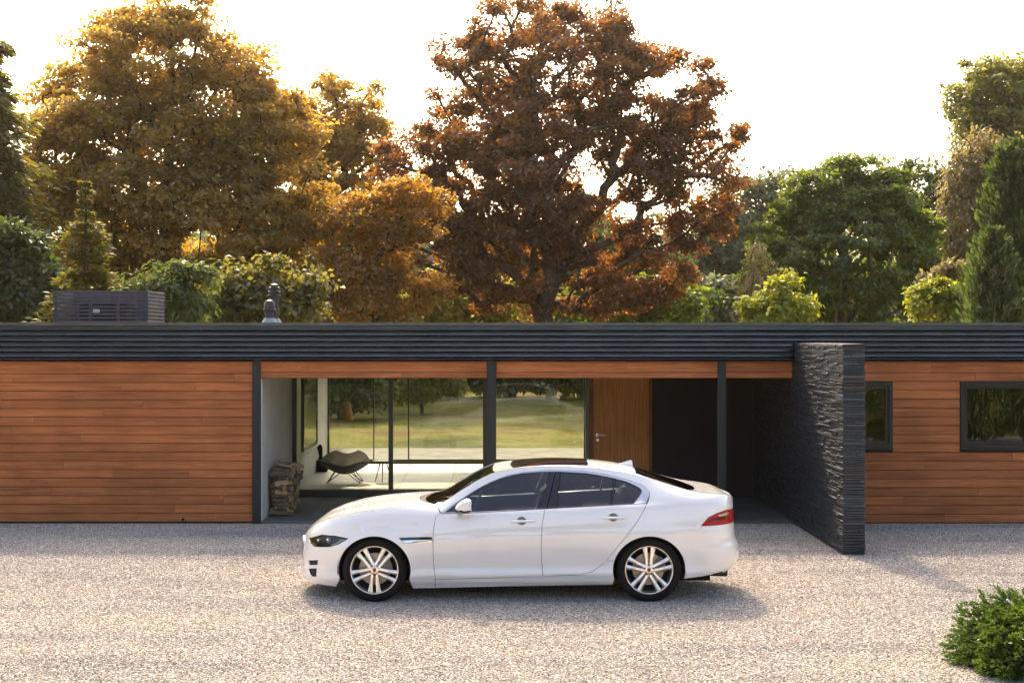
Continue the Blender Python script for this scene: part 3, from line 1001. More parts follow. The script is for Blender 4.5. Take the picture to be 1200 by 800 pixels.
# ================================================================== trees
def leaf_quads(c, tip, nrm, L, W, fold=0.25):
    """c (n,3) leaf base, tip direction, blade normal, length and width: one folded blade of four corners each"""
    side = np.cross(tip, nrm)
    side /= np.linalg.norm(side, axis=1, keepdims=True) + 1e-9
    L, W = L[:, None], W[:, None]
    mid = c + tip * L * 0.45 + nrm * W * fold
    v = np.stack([c, mid + side * W * 0.5, c + tip * L, mid - side * W * 0.5], 1).reshape(-1, 3)
    f = np.arange(len(v), dtype=np.int32).reshape(-1, 4)
    return v, f

def lobe_points(rg, lobes, n, shell):
    """points in a union of ellipsoids (centre, radii), more of them near the skin"""
    vol = np.array([r[0] * r[1] * r[2] for _, r in lobes]) ** 0.8
    k = rg.choice(len(lobes), n, p=vol / vol.sum())
    d = unit(rg.normal(size=(n, 3)))
    rad = rg.random(n) ** (1 / 3)
    rad = np.where(rg.random(n) < shell, 0.72 + 0.30 * rg.random(n), rad)
    ph = rg.uniform(0, 6.28, (len(lobes), 4))[k]
    az = np.arctan2(d[:, 1], d[:, 0])
    rad = rad * (1 + 0.10 * np.sin(3 * az + ph[:, 0] + 2 * d[:, 2]) + 0.10 * np.sin(5 * d[:, 2] + ph[:, 1]) + 0.06 * np.sin(7 * az + ph[:, 2] - 4 * d[:, 2]))
    rad = np.where(rg.random(n) < 0.07, 1.02 + 0.16 * rg.random(n), rad)
    C = np.array([c for c, _ in lobes])[k]
    Rr = np.array([r for _, r in lobes])[k]
    return C + d * Rr * rad[:, None], d

def grow_limbs(rg, base, top, targets, r_trunk, wob=0.05, rise=0.35, ex=0.43):
    """trunk, limbs and twigs: every foliage clump is reached by a branch that forks off what already stands"""
    base, top = np.array(base, float), np.array(top, float)
    H = np.linalg.norm(top - base)
    nt = 9
    pts = [base + (top - base) * (i / (nt - 1)) + (rg.normal(size=3) * wob * H * 0.25 * (0 < i) * np.array([1, 1, 0.2])) for i in range(nt)]
    nodes = list(pts)
    parent = [-1] + list(range(nt - 1))
    plen = [0.0]
    for i in range(1, nt):
        plen.append(plen[-1] + np.linalg.norm(nodes[i] - nodes[i - 1]))
    order = np.argsort(np.linalg.norm(targets - (base + (top - base) * 0.45), axis=1))
    chains = [list(range(nt))]
    for ti in order:
        p = targets[ti]
        A = np.array(nodes)
        pl = np.array(plen)
        d = np.linalg.norm(A - p, axis=1)
        up = p[2] - A[:, 2]
        cost = d + 0.30 * pl + np.where(up < rise * d * 0.6, 0.8 * (rise * d * 0.6 - up), 0) + np.where(np.arange(len(A)) < 2, 1e3, 0)
        q = int(np.argmin(cost))
        dist = d[q]
        ns = max(2, int(dist / 0.7))
        prev = q
        ch = [q]
        start = A[q]
        side = rg.normal(size=3) * 0.07 * dist
        for s in range(1, ns + 1):
            u = s / ns
            pos = start + (p - start) * u + side * math.sin(u * math.pi) + np.array([0, 0, -0.06 * dist * math.sin(u * math.pi)])
            nodes.append(pos)
            parent.append(prev)
            plen.append(plen[prev] + dist / ns)
            prev = len(nodes) - 1
            ch.append(prev)
        chains.append(ch)
    n = len(nodes)
    load = np.zeros(n)
    kids = np.zeros(n, int)
    for i in range(n):
        if parent[i] >= 0:
            kids[parent[i]] += 1
    load[kids == 0] = 1
    for i in range(n - 1, -1, -1):
        if parent[i] >= 0:
            load[parent[i]] += load[i]
    # children always come after their parents in the list, so one pass is enough
    rad = (load / load[0]) ** ex * r_trunk
    m = MB()
    for ci, ch in enumerate(chains):
        rr = [rad[i] for i in ch]
        if ci:
            rr[0] = min(rr[0], rr[1] * 1.35)
        else:
            rr[0] *= 1.35
        k = 9 if ci == 0 else (6 if rr[0] > 0.05 else 4)
        m.tube([nodes[i] for i in ch], [max(r, 0.008) for r in rr], k=k, cap=False)
    return m

BARK = {}
def bark(name, c):
    if name not in BARK:
        BARK[name] = plain('bark_' + name, c, rough=0.9, noise=0.45, nscale=5.0, bump=0.7, bscale=14.0)
    return BARK[name]

def tree(name, label, lobes_px, Y, trunk_px, leafm, barkm, n_clump, per, L, W, spread=0.55, flat=0.6, shell=0.6, droop=0.15, depth=0.8,
         r_trunk=0.25, seed=1, group=None, top_frac=0.62, hang=0.0, cat='tree', ex=0.43):
    """lobes_px: ellipses (x, y, rx, ry) in photograph pixels at distance Y; each becomes a rounded mass of real depth"""
    rg = np.random.default_rng(seed)
    s = Y / F
    lobes = []
    for i, (x, y, rx, ry) in enumerate(lobes_px):
        c = at(x, y, Y)
        ryw = min(rx, ry * 1.3) * s * depth
        off = rg.uniform(-0.35, 0.35) * ryw * (i > 0)
        lobes.append(((c.x, c.y + off, c.z), (rx * s, ryw, ry * s)))
    gz = float(ground_z(Y))
    bx = (trunk_px - VX) * s
    targets, dirs = lobe_points(rg, lobes, n_clump, shell)
    targets[:, 2] = np.maximum(targets[:, 2], gz + 0.5)
    zmax = targets[:, 2].max()
    top = (bx + 0.3 * (targets[:, 0].mean() - bx), Y, gz + (zmax - gz) * top_frac)
    t = empty(name, (bx, Y, gz))
    tag(t, label, cat, group)
    wood_ = grow_limbs(rg, (bx, Y, gz - 0.1), top, targets, r_trunk, ex=ex)
    wood_.build('trunk', barkm, t, smooth=True)
    n = n_clump * per
    k = np.repeat(np.arange(n_clump), per)
    sz = rg.uniform(0.5, 1.35, n_clump)[k]
    d = unit(rg.normal(size=(n, 3))) * (rg.random(n) ** 0.45)[:, None]
    pos = targets[k] + d * (spread * sz)[:, None] * np.array([1, 1, flat])
    if hang:
        pos[:, 2] -= hang * rg.random(n) ** 1.0 * sz
    cen = np.array([l[0] for l in lobes]).mean(0)
    out = unit(pos - cen)
    nrm = unit(0.45 * out + np.array([0, 0, 0.55]) + rg.normal(size=(n, 3)) * 0.55)
    tip = rg.normal(size=(n, 3)) + out * 0.5 + np.array([0, 0, -droop * 3])
    tip = unit(tip - nrm * (tip * nrm).sum(1, keepdims=True) * 0.7)
    sc_ = rg.uniform(0.65, 1.25, n)
    v, f = leaf_quads(pos, tip, nrm, L * sc_, W * sc_)
    link('crown', np_mesh('crown', v, f), leafm, t)
    return t

def conifer(name, label, px, top_py, base_half_px, Y, leafm, barkm, tiers, per, L, W, seed=1, power=1.0, group=None, rag=0.75, up=0.0, dense=1.0, droop=0.2):
    """layered branches round a straight stem; fronds lie along each branch"""
    rg = np.random.default_rng(seed)
    s = Y / F
    gz = float(ground_z(Y))
    bx = (px - VX) * s
    H = EYE - (top_py - VY) * s - gz
    Rb = base_half_px * s
    t = empty(name, (bx, Y, gz))
    tag(t, label, 'tree', group)
    m = MB().tube([(bx, Y, gz - 0.1), (bx + 0.03, Y, gz + H * 0.5), (bx, Y, gz + H * 0.98)], [0.03 + H * 0.018, 0.02 + H * 0.009, 0.012], k=7)
    P, T, Nn, Q = [], [], [], []
    for i in range(tiers):
        u = (i + rg.random() * 0.7) / tiers
        h = gz + H * (0.04 + 0.95 * u)
        r = Rb * (1 - u) ** power * rg.uniform(rag, 1.12) + 0.05
        nb = max(4, int((5 + 7 * (1 - u)) * dense))
        a0 = rg.uniform(0, 6.28)
        for b_ in range(nb):
            a = a0 + 6.283 * b_ / nb + rg.uniform(-0.3, 0.3)
            rr = r * rg.uniform(rag - 0.1, 1.15)
            e = up + rg.uniform(-0.15, 0.15)
            dv = np.array([math.cos(a), math.sin(a), e - droop])
            p0 = np.array([bx, Y, h])
            p1 = p0 + dv * rr
            if rr > 0.35:
                m.tube([p0, (p0 + p1) / 2 + np.array([0, 0, 0.05 * rr]), p1], [0.012 + 0.012 * rr, 0.012, 0.005], k=4, cap=False)
            q = rg.random(per) ** 0.7
            lat = rg.normal(size=per) * 0.20 * rr * (1.15 - q) + 0.0
            sd = np.array([-math.sin(a), math.cos(a), 0])
            pos = p0 + np.outer(q, dv * rr) + np.outer(lat, sd) + rg.normal(size=(per, 3)) * np.array([0.03, 0.03, 0.06]) * (0.5 + rr)
            pos[:, 2] -= np.abs(lat) * 0.35 - 0.05 * rr * np.sin(q * 3.14)
            tp = unit(dv * 1.2 + np.outer(np.sign(lat), sd) * 0.8 + rg.normal(size=(per, 3)) * 0.35 + np.array([0, 0, up * 1.5 - 0.1]))
            nn = unit(rg.normal(size=(per, 3)) * 0.5 + np.array([0, 0, 1.0]) + np.array([math.cos(a), math.sin(a), 0]) * 0.6 * (1 + up))
            P.append(pos); T.append(tp); Nn.append(nn); Q.append(np.full(per, min(1.0, 0.30 + rr)))
    m.build('trunk', barkm, t)
    P, T, Nn = np.concatenate(P), np.concatenate(T), np.concatenate(Nn)
    scl = rg.uniform(0.6, 1.25, len(P)) * np.concatenate(Q)
    v, f = leaf_quads(P, T, Nn, L * scl, W * scl)
    link('crown', np_mesh('crown', v, f), leafm, t)
    return t

LM = {}
LM['copper'] = leaf_mat('leaf_copper', (0.024, 0.014, 0.013), (0.062, 0.032, 0.021), (0.16, 0.070, 0.022), (0.72, 0.27, 0.04), tw=0.43, nscale=0.45)
LM['golden'] = leaf_mat('leaf_flare_gold', (0.085, 0.070, 0.013), (0.21, 0.155, 0.028), (0.40, 0.28, 0.055), (0.98, 0.58, 0.08), tw=0.56, nscale=0.55)  # gold of the sun flare painted into the leaves of the left trees
LM['amber'] = leaf_mat('leaf_amber', (0.10, 0.058, 0.010), (0.25, 0.135, 0.020), (0.40, 0.22, 0.034), (0.95, 0.50, 0.05), tw=0.55, nscale=0.5)
LM['olive'] = leaf_mat('leaf_olive', (0.030, 0.038, 0.009), (0.065, 0.074, 0.016), (0.13, 0.128, 0.026), (0.48, 0.42, 0.06), tw=0.45)
LM['green'] = leaf_mat('leaf_green', (0.016, 0.045, 0.008), (0.040, 0.088, 0.013), (0.11, 0.155, 0.022), (0.36, 0.46, 0.03), tw=0.42, nscale=0.45)
LM['dark'] = leaf_mat('leaf_dark', (0.014, 0.034, 0.014), (0.032, 0.062, 0.020), (0.070, 0.105, 0.028), (0.20, 0.28, 0.04), tw=0.35)
LM['laurel'] = leaf_mat('leaf_laurel', (0.018, 0.042, 0.012), (0.042, 0.075, 0.018), (0.10, 0.13, 0.036), (0.26, 0.32, 0.05), tw=0.38, gloss=0.04)
LM['lime'] = leaf_mat('leaf_lime', (0.12, 0.15, 0.015), (0.22, 0.25, 0.022), (0.34, 0.34, 0.04), (0.60, 0.62, 0.05), tw=0.45)
LM['birch'] = leaf_mat('leaf_birch', (0.13, 0.10, 0.035), (0.21, 0.165, 0.065), (0.30, 0.24, 0.10), (0.50, 0.40, 0.12), tw=0.4)
LM['pale'] = leaf_mat('leaf_pale_lime', (0.10, 0.12, 0.025), (0.17, 0.185, 0.04), (0.26, 0.26, 0.07), (0.50, 0.48, 0.08), tw=0.5)
LM['blue'] = leaf_mat('leaf_blue', (0.040, 0.062, 0.040), (0.070, 0.10, 0.058), (0.12, 0.145, 0.07), (0.30, 0.36, 0.12), tw=0.4)
LM['gold_conifer'] = leaf_mat('leaf_gold_conifer', (0.055, 0.065, 0.012), (0.13, 0.125, 0.018), (0.24, 0.20, 0.025), (0.45, 0.38, 0.04), tw=0.35)
LM['juniper'] = leaf_mat('leaf_juniper', (0.016, 0.050, 0.008), (0.042, 0.105, 0.013), (0.105, 0.18, 0.024), (0.22, 0.36, 0.03), tw=0.3, nscale=3.0)
BK = bark('brown', (0.075, 0.048, 0.034))
BG = bark('grey', (0.11, 0.095, 0.075))

# the big copper maple in the middle
tree('maple_tree', 'tall copper-leaved maple tree behind the middle of the roof',
     [(650, 90, 115, 85), (560, 130, 75, 75), (560, 215, 95, 75), (660, 190, 105, 80), (755, 120, 85, 70), (800, 175, 65, 55), (815, 225, 50, 40),
      (610, 40, 60, 45), (700, 30, 55, 45), (480, 200, 40, 45), (500, 290, 75, 50), (590, 290, 75, 60), (790, 290, 70, 40), (740, 310, 80, 45), (700, 340, 90, 30), (820, 270, 40, 28), (545, 335, 70, 32), (640, 260, 60, 60)],
     60, 638, LM['copper'], BK, 760, 155, 0.168, 0.14, spread=0.64, flat=0.58, shell=0.80, depth=0.85, r_trunk=0.40, seed=11, top_frac=0.55, ex=0.37)
tree('amber_tree', 'amber-leaved tree just left of the copper maple', [(430, 290, 48, 60), (455, 345, 55, 38), (420, 340, 42, 40), (475, 250, 40, 45)],
     54, 440, LM['amber'], BK, 210, 140, 0.15, 0.12, spread=0.55, flat=0.6, r_trunk=0.16, seed=12)
# left: great broadleaf trees, golden flare glow put into their leaf colour
tree('sycamore_tree', 'huge sycamore tree filling the upper left, flare glow in its leaf colour',
     [(195, 70, 100, 65), (110, 130, 80, 70), (240, 140, 95, 80), (170, 190, 110, 80), (90, 210, 60, 60), (300, 170, 65, 65), (320, 240, 70, 60), (240, 260, 100, 60), (140, 270, 80, 50), (180, 20, 70, 40), (345, 290, 50, 50), (270, 320, 90, 40), (200, 330, 80, 35), (60, 260, 60, 60), (100, 330, 70, 40)],
     56, 195, LM['golden'], BK, 720, 205, 0.18, 0.135, spread=0.82, flat=0.40, shell=0.72, r_trunk=0.38, seed=13)
tree('lime_tree', 'loose tree with forked limbs between sycamore and maple, glow-tinted leaves',
     [(395, 130, 52, 36), (420, 165, 45, 35), (360, 170, 50, 45), (380, 220, 45, 50), (340, 150, 40, 35), (410, 235, 40, 55)],
     68, 388, LM['golden'], BK, 240, 110, 0.20, 0.155, spread=0.65, flat=0.55, shell=0.75, r_trunk=0.3, seed=14)
conifer('spruce_tree', 'tall feathery spruce tree at the far left edge', -22, -30, 175, 50, LM['olive'], BK, 40, 120, 0.36, 0.12, seed=15, power=0.95, droop=0.40, rag=0.5, dense=1.2)
conifer('cypress_tree', 'small golden conifer above the slatted roof box', 100, 202, 135, 42, LM['gold_conifer'], BK, 22, 75, 0.26, 0.085, seed=16, power=1.25, droop=0.0, rag=0.45)
tree('laurel_bush', 'leafy laurel bush right behind the slatted roof box', [(185, 335, 34, 28), (210, 355, 34, 25), (225, 325, 22, 20)], 38, 195, LM['laurel'], BK, 90, 40, 0.26, 0.085, spread=0.34, flat=0.8, droop=0.5, r_trunk=0.06, seed=17, cat='bush')
tree('olive_bush', 'rounded olive-green bush behind the two roof flues', [(300, 340, 40, 28), (345, 352, 40, 26), (262, 358, 36, 22), (320, 322, 20, 20), (285, 325, 16, 18), (365, 335, 16, 18)], 41, 305, LM['olive'], BK, 130, 46, 0.19, 0.12, spread=0.42, flat=0.7, r_trunk=0.08, seed=18, cat='bush')
tree('grey_bush', 'dull dark shrub at the left edge above the roof', [(8, 335, 55, 42), (45, 350, 40, 32), (20, 300, 35, 30)], 44, 15, LM['dark'], BK, 230, 60, 0.22, 0.13, spread=0.45, flat=0.7, r_trunk=0.08, seed=19, cat='bush')
tree('under_bush', 'yellow-green undergrowth below the copper maple', [(520, 350, 50, 35), (590, 355, 50, 28), (560, 365, 60, 22)], 66, 545, LM['pale'], BK, 130, 40, 0.26, 0.18, spread=0.55, r_trunk=0.08, seed=20, cat='bush')
tree('elder_bush', 'green bush right of the maple trunk below its branches', [(720, 355, 70, 26), (785, 350, 45, 28)], 67, 740, LM['green'], BK, 110, 40, 0.26, 0.18, spread=0.55, r_trunk=0.08, seed=21, cat='bush')
# right side
tree('hornbeam_tree', 'round dense green hornbeam tree right of the maple',
     [(990, 300, 98, 102), (960, 240, 45, 40), (1022, 236, 45, 40), (998, 214, 32, 25), (1058, 290, 40, 62), (922, 300, 40, 60)],
     58, 990, LM['green'], BG, 640, 105, 0.18, 0.125, spread=0.52, flat=0.36, shell=0.86, r_trunk=0.28, seed=22)
tree('oak_tree', 'hazy grey-green oak tree between the maple and hornbeam', [(880, 245, 45, 38), (905, 225, 35, 22), (850, 280, 45, 40), (885, 300, 45, 45), (845, 330, 45, 40)],
     95, 875, LM['blue'], BG, 240, 70, 0.32, 0.24, spread=0.9, shell=0.75, r_trunk=0.35, seed=23, group='far trees behind the garden')
tree('lime_bush', 'bright lime bush at the foot of the hornbeam', [(900, 366, 30, 15), (884, 354, 14, 22), (918, 346, 15, 24), (938, 362, 20, 15), (906, 336, 9, 15)], 46, 905, LM['lime'], BK, 75, 44, 0.19, 0.11, spread=0.34, r_trunk=0.05, seed=24, cat='bush')
tree('wattle_tree', 'slim golden weeping sapling left of the hornbeam', [(888, 320, 16, 40), (880, 345, 18, 30)], 52, 886, LM['birch'], BK, 50, 50, 0.18, 0.07, spread=0.30, hang=0.5, droop=0.8, r_trunk=0.05, seed=25)
tree('poplar_tree', 'tall airy pale-green tree at the upper right', [(1150, 105, 40, 32), (1180, 110, 40, 40), (1165, 140, 45, 40), (1135, 130, 25, 30), (1200, 90, 30, 30), (1190, 170, 40, 50), (1150, 175, 32, 40), (1175, 230, 45, 60)],
     72, 1172, LM['pale'], BG, 280, 75, 0.24, 0.18, spread=0.62, shell=0.8, r_trunk=0.3, seed=26)
tree('birch_tree', 'weeping birch tree with hanging golden-brown foliage at right', [(1150, 195, 42, 45), (1130, 240, 28, 60), (1165, 250, 40, 60), (1120, 290, 25, 40), (1190, 200, 30, 50), (1150, 310, 40, 40)],
     62, 1150, LM['birch'], BG, 300, 95, 0.22, 0.10, spread=0.45, flat=0.9, hang=1.3, droop=1.0, r_trunk=0.18, seed=27)
conifer('leylandii_tree', 'tall dense dark-green conifer at the right edge', 1190, 165, 66, 40, LM['dark'], BK, 60, 95, 0.20, 0.07, seed=28, power=0.55, up=0.9, dense=1.7, droop=0.0)
conifer('young_conifer', 'lower dark-green conifer in front of the tall one', 1165, 268, 40, 37.5, LM['dark'], BK, 40, 80, 0.17, 0.06, seed=29, power=0.5, up=0.9, dense=1.5, droop=0.0)
tree('yellow_shrub', 'bright yellow shrub left of the dark conifers', [(1092, 360, 20, 15), (1112, 350, 15, 20), (1099, 338, 11, 15), (1124, 362, 14, 13), (1082, 346, 9, 12)], 42, 1100, LM['lime'], BK, 60, 44, 0.16, 0.10, spread=0.30, r_trunk=0.05, seed=30, cat='bush')
tree('pink_shrub', 'pinkish-brown tiered shrub above the yellow one', [(1105, 325, 30, 8), (1120, 315, 22, 8), (1090, 335, 20, 8)], 45, 1110, LM['birch'], BK, 50, 40, 0.17, 0.09, spread=0.26, flat=0.4, r_trunk=0.05, seed=31, cat='bush')
tree('holly_tree', 'dark tree behind the birch and hornbeam', [(1085, 250, 40, 55), (1100, 310, 40, 60), (1075, 340, 40, 40)], 76, 1088, LM['dark'], BG, 170, 75, 0.26, 0.18, spread=0.75, shell=0.7, r_trunk=0.25, seed=32, group='far trees behind the garden')
tree('ash_tree', 'hazy blue-green tree low behind the right end of the maple', [(835, 350, 40, 28), (860, 358, 35, 22)], 88, 845, LM['blue'], BG, 90, 40, 0.36, 0.26, spread=0.8, r_trunk=0.2, seed=33)
# seen through the sitting room: a small lawn tree and dark shrubs beyond the back lawn
tree('lawn_tree', 'small green tree on the back lawn seen through the glass', [(495, 458, 34, 14), (515, 452, 30, 14), (478, 450, 26, 14), (500, 440, 34, 14)], 49, 494.5, LM['olive'], BK, 70, 44, 0.19, 0.12, spread=0.32, r_trunk=0.07, seed=34, cat='tree')
tree('yew_bush', 'dark yew bush at left of the back lawn seen through glass', [(385, 462, 30, 30), (405, 470, 28, 22), (428, 465, 28, 22), (360, 455, 30, 34), (400, 440, 45, 25)], 47, 400, LM['dark'], BK, 170, 52, 0.20, 0.12, spread=0.42, r_trunk=0.10, seed=35, cat='bush')

tree('shade_hedge', 'dark evergreen undergrowth beyond the back lawn seen through the glass',
     [(450, 440, 40, 26), (520, 436, 50, 24), (590, 438, 50, 25), (650, 440, 45, 26), (700, 436, 45, 26), (560, 420, 70, 30), (660, 415, 70, 30)], 57, 600, LM['dark'], BK, 190, 70, 0.28, 0.19, spread=0.62, r_trunk=0.12, seed=36, cat='bush')
# shrubs at the edge of the drive that the right-hand window panes mirror
for i_, (x_, y_, lb_) in enumerate(((10.2, 7.0, 'long-leaved shrub mirrored in the small right-hand window'), (12.4, 6.2, 'long-leaved shrub mirrored in the left half of the wide window'), (14.2, 7.4, 'long-leaved shrub mirrored at the frame edge in the wide window'))):
    pxs = VX + x_ * F / y_
    s_ = F / y_
    tree('bamboo_shrub', lb_, [(pxs, VY + (EYE - 1.3) * s_, 1.0 * s_, 1.2 * s_), (pxs + 0.5 * s_, VY + (EYE - 1.9) * s_, 0.8 * s_, 0.9 * s_), (pxs - 0.6 * s_, VY + (EYE - 0.8) * s_, 0.8 * s_, 0.8 * s_)],
         y_, pxs, LM['laurel'], BK, 90, 36, 0.30, 0.055, spread=0.30, flat=0.8, droop=0.7, r_trunk=0.04, seed=70 + i_, cat='bush', group='shrubs beside the drive')

tree('sun_blocking_tree', 'dark green tree added behind the maple to shade its lower boughs', [(600, 320, 60, 50), (680, 310, 70, 55), (760, 325, 65, 48), (640, 350, 90, 35), (790, 350, 50, 30)],
     77, 690, LM['dark'], BK, 260, 80, 0.28, 0.20, spread=0.75, flat=0.6, shell=0.7, r_trunk=0.25, seed=37)  # added to block sun from the maple's lower right; also its green backing

def far_wood(name, label, n, x0, x1, y0, y1, h0, h1, leafm, L, seed, gap=None):
    """a wood so far off that it reads as one mass"""
    rg = np.random.default_rng(seed)
    nt = max(46, int((x1 - x0) * 0.5))
    cx = rg.uniform(x0, x1, nt)
    cyv = rg.uniform(y0, y1, nt)
    hh = rg.uniform(h0, h1, nt)
    k = rg.integers(0, nt, n)
    d = unit(rg.normal(size=(n, 3))) * (rg.random(n) ** 0.4)[:, None]
    gz = ground_z(cyv)
    pos = np.stack([cx[k] + d[:, 0] * hh[k] * 0.42, cyv[k] + d[:, 1] * hh[k] * 0.36, gz[k] + hh[k] * 0.52 + d[:, 2] * hh[k] * 0.50], 1)
    jit = np.sin(pos[:, :1] * 1.7 + pos[:, 2:3] * 1.3) * 0.4
    pos += jit
    pos[:, 2] = np.maximum(pos[:, 2], gz[k] + 0.2)
    nrm = unit(d + rg.normal(size=(n, 3)) * 0.6 + np.array([0, 0, 0.4]))
    tip = unit(rg.normal(size=(n, 3)) - np.array([0, 0, 0.4]))
    s = rg.uniform(0.6, 1.3, n) * L
    v, f = leaf_quads(pos, tip, nrm, s, s * 0.75)
    o = link(name, np_mesh(name, v, f), leafm)
    return tag(o, label, 'wood', kind='stuff')
far_wood('far_wood', 'far dark wood closing the view behind the garden', 46000, -72, 72, 100, 122, 7.5, 11.5, LM['blue'], 0.75, 50)
far_wood('wood_behind_drive', 'dark wood across the drive mirrored in the window panes', 26000, -42, 42, -48, -30, 8, 13, LM['dark'], 0.75, 51)

# ================================================================== juniper in the foreground
def juniper():
    rg = np.random.default_rng(61)
    cx, cy_, = 4.62, 12.85
    t = empty('juniper_bush', (cx, cy_, 0))
    tag(t, 'low spreading green juniper bush on the gravel at lower right', 'bush')
    m = MB()
    P, T, Nn, S = [], [], [], []
    nf = 2600
    for i in range(nf):
        a = rg.uniform(0, 6.283)
        el = math.asin(rg.uniform(-0.05, 1.0))
        dv = np.array([math.cos(a) * math.cos(el), math.sin(a) * math.cos(el), math.sin(el)])
        q = 1 + 0.10 * math.sin(3 * a + 1) + 0.07 * math.sin(7 * a + 4 * el)
        tipp = np.array([cx, cy_, 0.05]) + dv * np.array([0.92, 0.80, 0.66]) * q * rg.uniform(0.72, 0.99)
        fd = unit(dv * np.array([1, 1, 0.5]) + np.array([0, 0, 0.35]) + rg.normal(size=3) * 0.25)
        ln = rg.uniform(0.07, 0.16)
        p0 = tipp - fd * ln
        if i % 6 == 0:
            m.tube([np.array([cx, cy_, 0.0]) + dv * 0.12 * np.array([1, 1, 0.2]), p0 * 0.75 + np.array([cx, cy_, 0.02]) * 0.25, p0], [0.014, 0.009, 0.004], k=4, cap=False)
        k = 32
        u = rg.random(k)
        sd = unit(np.cross(fd, np.array([0, 0, 1.0])) + 1e-6)
        lat = rg.uniform(-1, 1, k)
        pos = p0 + np.outer(u, fd * ln)
        pos[:, 2] -= 0.04 * u * u
        tp = unit(fd * 1.0 + np.outer(lat, sd) * 0.9 + rg.normal(size=(k, 3)) * 0.45)
        P.append(pos); T.append(tp); Nn.append(unit(rg.normal(size=(k, 3)) + np.array([0, 0, 0.8]))); S.append((1.1 - 0.6 * u) * rg.uniform(0.7, 1.2, k))
    m.build('trunk', BK, t)
    P, T, Nn, S = np.concatenate(P), np.concatenate(T), np.concatenate(Nn), np.concatenate(S)
    P[:, 2] = np.maximum(P[:, 2], 0.01)
    v, f = leaf_quads(P, T, Nn, 0.046 * S, 0.0155 * S, fold=0.1)
    link('crown', np_mesh('crown', v, f), LM['juniper'], t)
juniper()

# ================================================================== the car
def pchip(xs, ys):
    xs, ys = np.asarray(xs, float), np.asarray(ys, float)
    h = np.diff(xs)
    dl = np.diff(ys) / h
    m = np.zeros_like(xs)
    m[0], m[-1] = dl[0], dl[-1]
    for i in range(1, len(xs) - 1):
        if dl[i - 1] * dl[i] > 0:
            w1, w2 = 2 * h[i] + h[i - 1], h[i] + 2 * h[i - 1]
            m[i] = (w1 + w2) / (w1 / dl[i - 1] + w2 / dl[i])
    def f(x):
        x = np.clip(np.asarray(x, float), xs[0], xs[-1])
        i = np.clip(np.searchsorted(xs, x, side='right') - 1, 0, len(xs) - 2)
        t = (x - xs[i]) / h[i]
        return ((1 + 2 * t) * (1 - t) ** 2 * ys[i] + t * (1 - t) ** 2 * h[i] * m[i] + t * t * (3 - 2 * t) * ys[i + 1] + t * t * (t - 1) * h[i] * m[i + 1])
    return f

YC = 16.90                                         # the car's centre line; half widths are measured from here
def cpx(px, py, y):
    Y = YC - y
    return (px - VX) * Y / F, EYE - (py - VY) * Y / F

def curve_px(pts):
    a = np.array([cpx(*p) for p in pts])
    return a

# where the bonnet, screen pillars, roof and boot meet the flanks (x, z) and the profile down the middle
edge_pts = curve_px([(357.6, 628, 0.0), (360, 623.5, 0.30), (364, 619.5, 0.50), (371, 614.5, 0.62), (385, 608.5, 0.69), (405, 603, 0.735), (430, 598.3, 0.76), (460, 594.8, 0.77), (490, 592.5, 0.76),
                     (512, 591.0, 0.745), (540, 574.5, 0.69), (565, 559.8, 0.645), (581, 553, 0.62), (600, 549.5, 0.60), (625, 547, 0.585), (650, 546.3, 0.575), (690, 547.5, 0.57),
                     (720, 551, 0.58), (745, 556, 0.60), (770, 563.5, 0.65), (795, 571, 0.70), (815, 576, 0.73), (835, 578.6, 0.73), (847, 578.8, 0.60), (854, 579.4, 0.3), (856, 581, 0.0)])
ze = pchip(edge_pts[:, 0], edge_pts[:, 1])
y0e = pchip([-2.1, -1.6, -1.0, -0.62, -0.3, 0, 0.3, 0.8, 1.2, 1.5, 1.8, 2.05, 2.4, 2.65], [0.80, 0.80, 0.78, 0.745, 0.69, 0.615, 0.578, 0.566, 0.575, 0.60, 0.66, 0.72, 0.77, 0.79])
mid_pts = curve_px([(357.6, 628, 0), (360, 621.5, 0), (366, 614.5, 0), (377.5, 606, 0), (390, 600.3, 0), (402.5, 596.2, 0), (422.5, 591.6, 0), (445, 588, 0), (465, 585.2, 0), (493, 582.6, 0), (499, 582.4, 0),
                    (515, 577.5, 0), (540, 565.5, 0), (565, 554.5, 0), (580, 549.3, 0), (602, 543.7, 0), (620, 541, 0), (650, 538.9, 0), (687, 539.2, 0), (715, 541.8, 0), (742, 546.8, 0),
                    (770, 555.5, 0), (795, 564.5, 0), (815, 571.2, 0), (835, 574.6, 0), (845, 575.4, 0), (851.5, 575.8, 0), (855, 577.2, 0), (856, 580.5, 0)])
zc_ = pchip(mid_pts[:, 0], mid_pts[:, 1])
XT0, XT1 = edge_pts[0, 0], edge_pts[-1, 0]
nose = np.array([cpx(*p, 0) for p in [(390, 694), (359, 681), (355.5, 674), (354.8, 668), (356.3, 655), (357.2, 640), (357.6, 628), (357.6, 560)]])
tail = np.array([cpx(*p, 0) for p in [(822, 690), (838, 673.5), (849, 664.5), (857, 656), (861.5, 649.5), (863.2, 641), (862.4, 631), (859.5, 624.5), (858.0, 618), (857.6, 612), (856.2, 596), (856.2, 586), (856, 581), (856, 540)]])
tip_f = pchip(nose[:, 1], nose[:, 0])
tip_r = pchip(tail[:, 1], tail[:, 0])
zS = pchip([-2.2, -1.9, -1.4, -0.9, -0.6, 0, 1, 1.5, 2.0, 2.7], [0.50, 0.64, 0.74, 0.80, 0.835, 0.885, 0.935, 0.965, 0.965, 0.93])
belt = pchip([-2.2, -0.55, -0.2, 0.49, 1.44, 2.7], [0.905, 0.915, 0.930, 0.962, 1.012, 1.03])
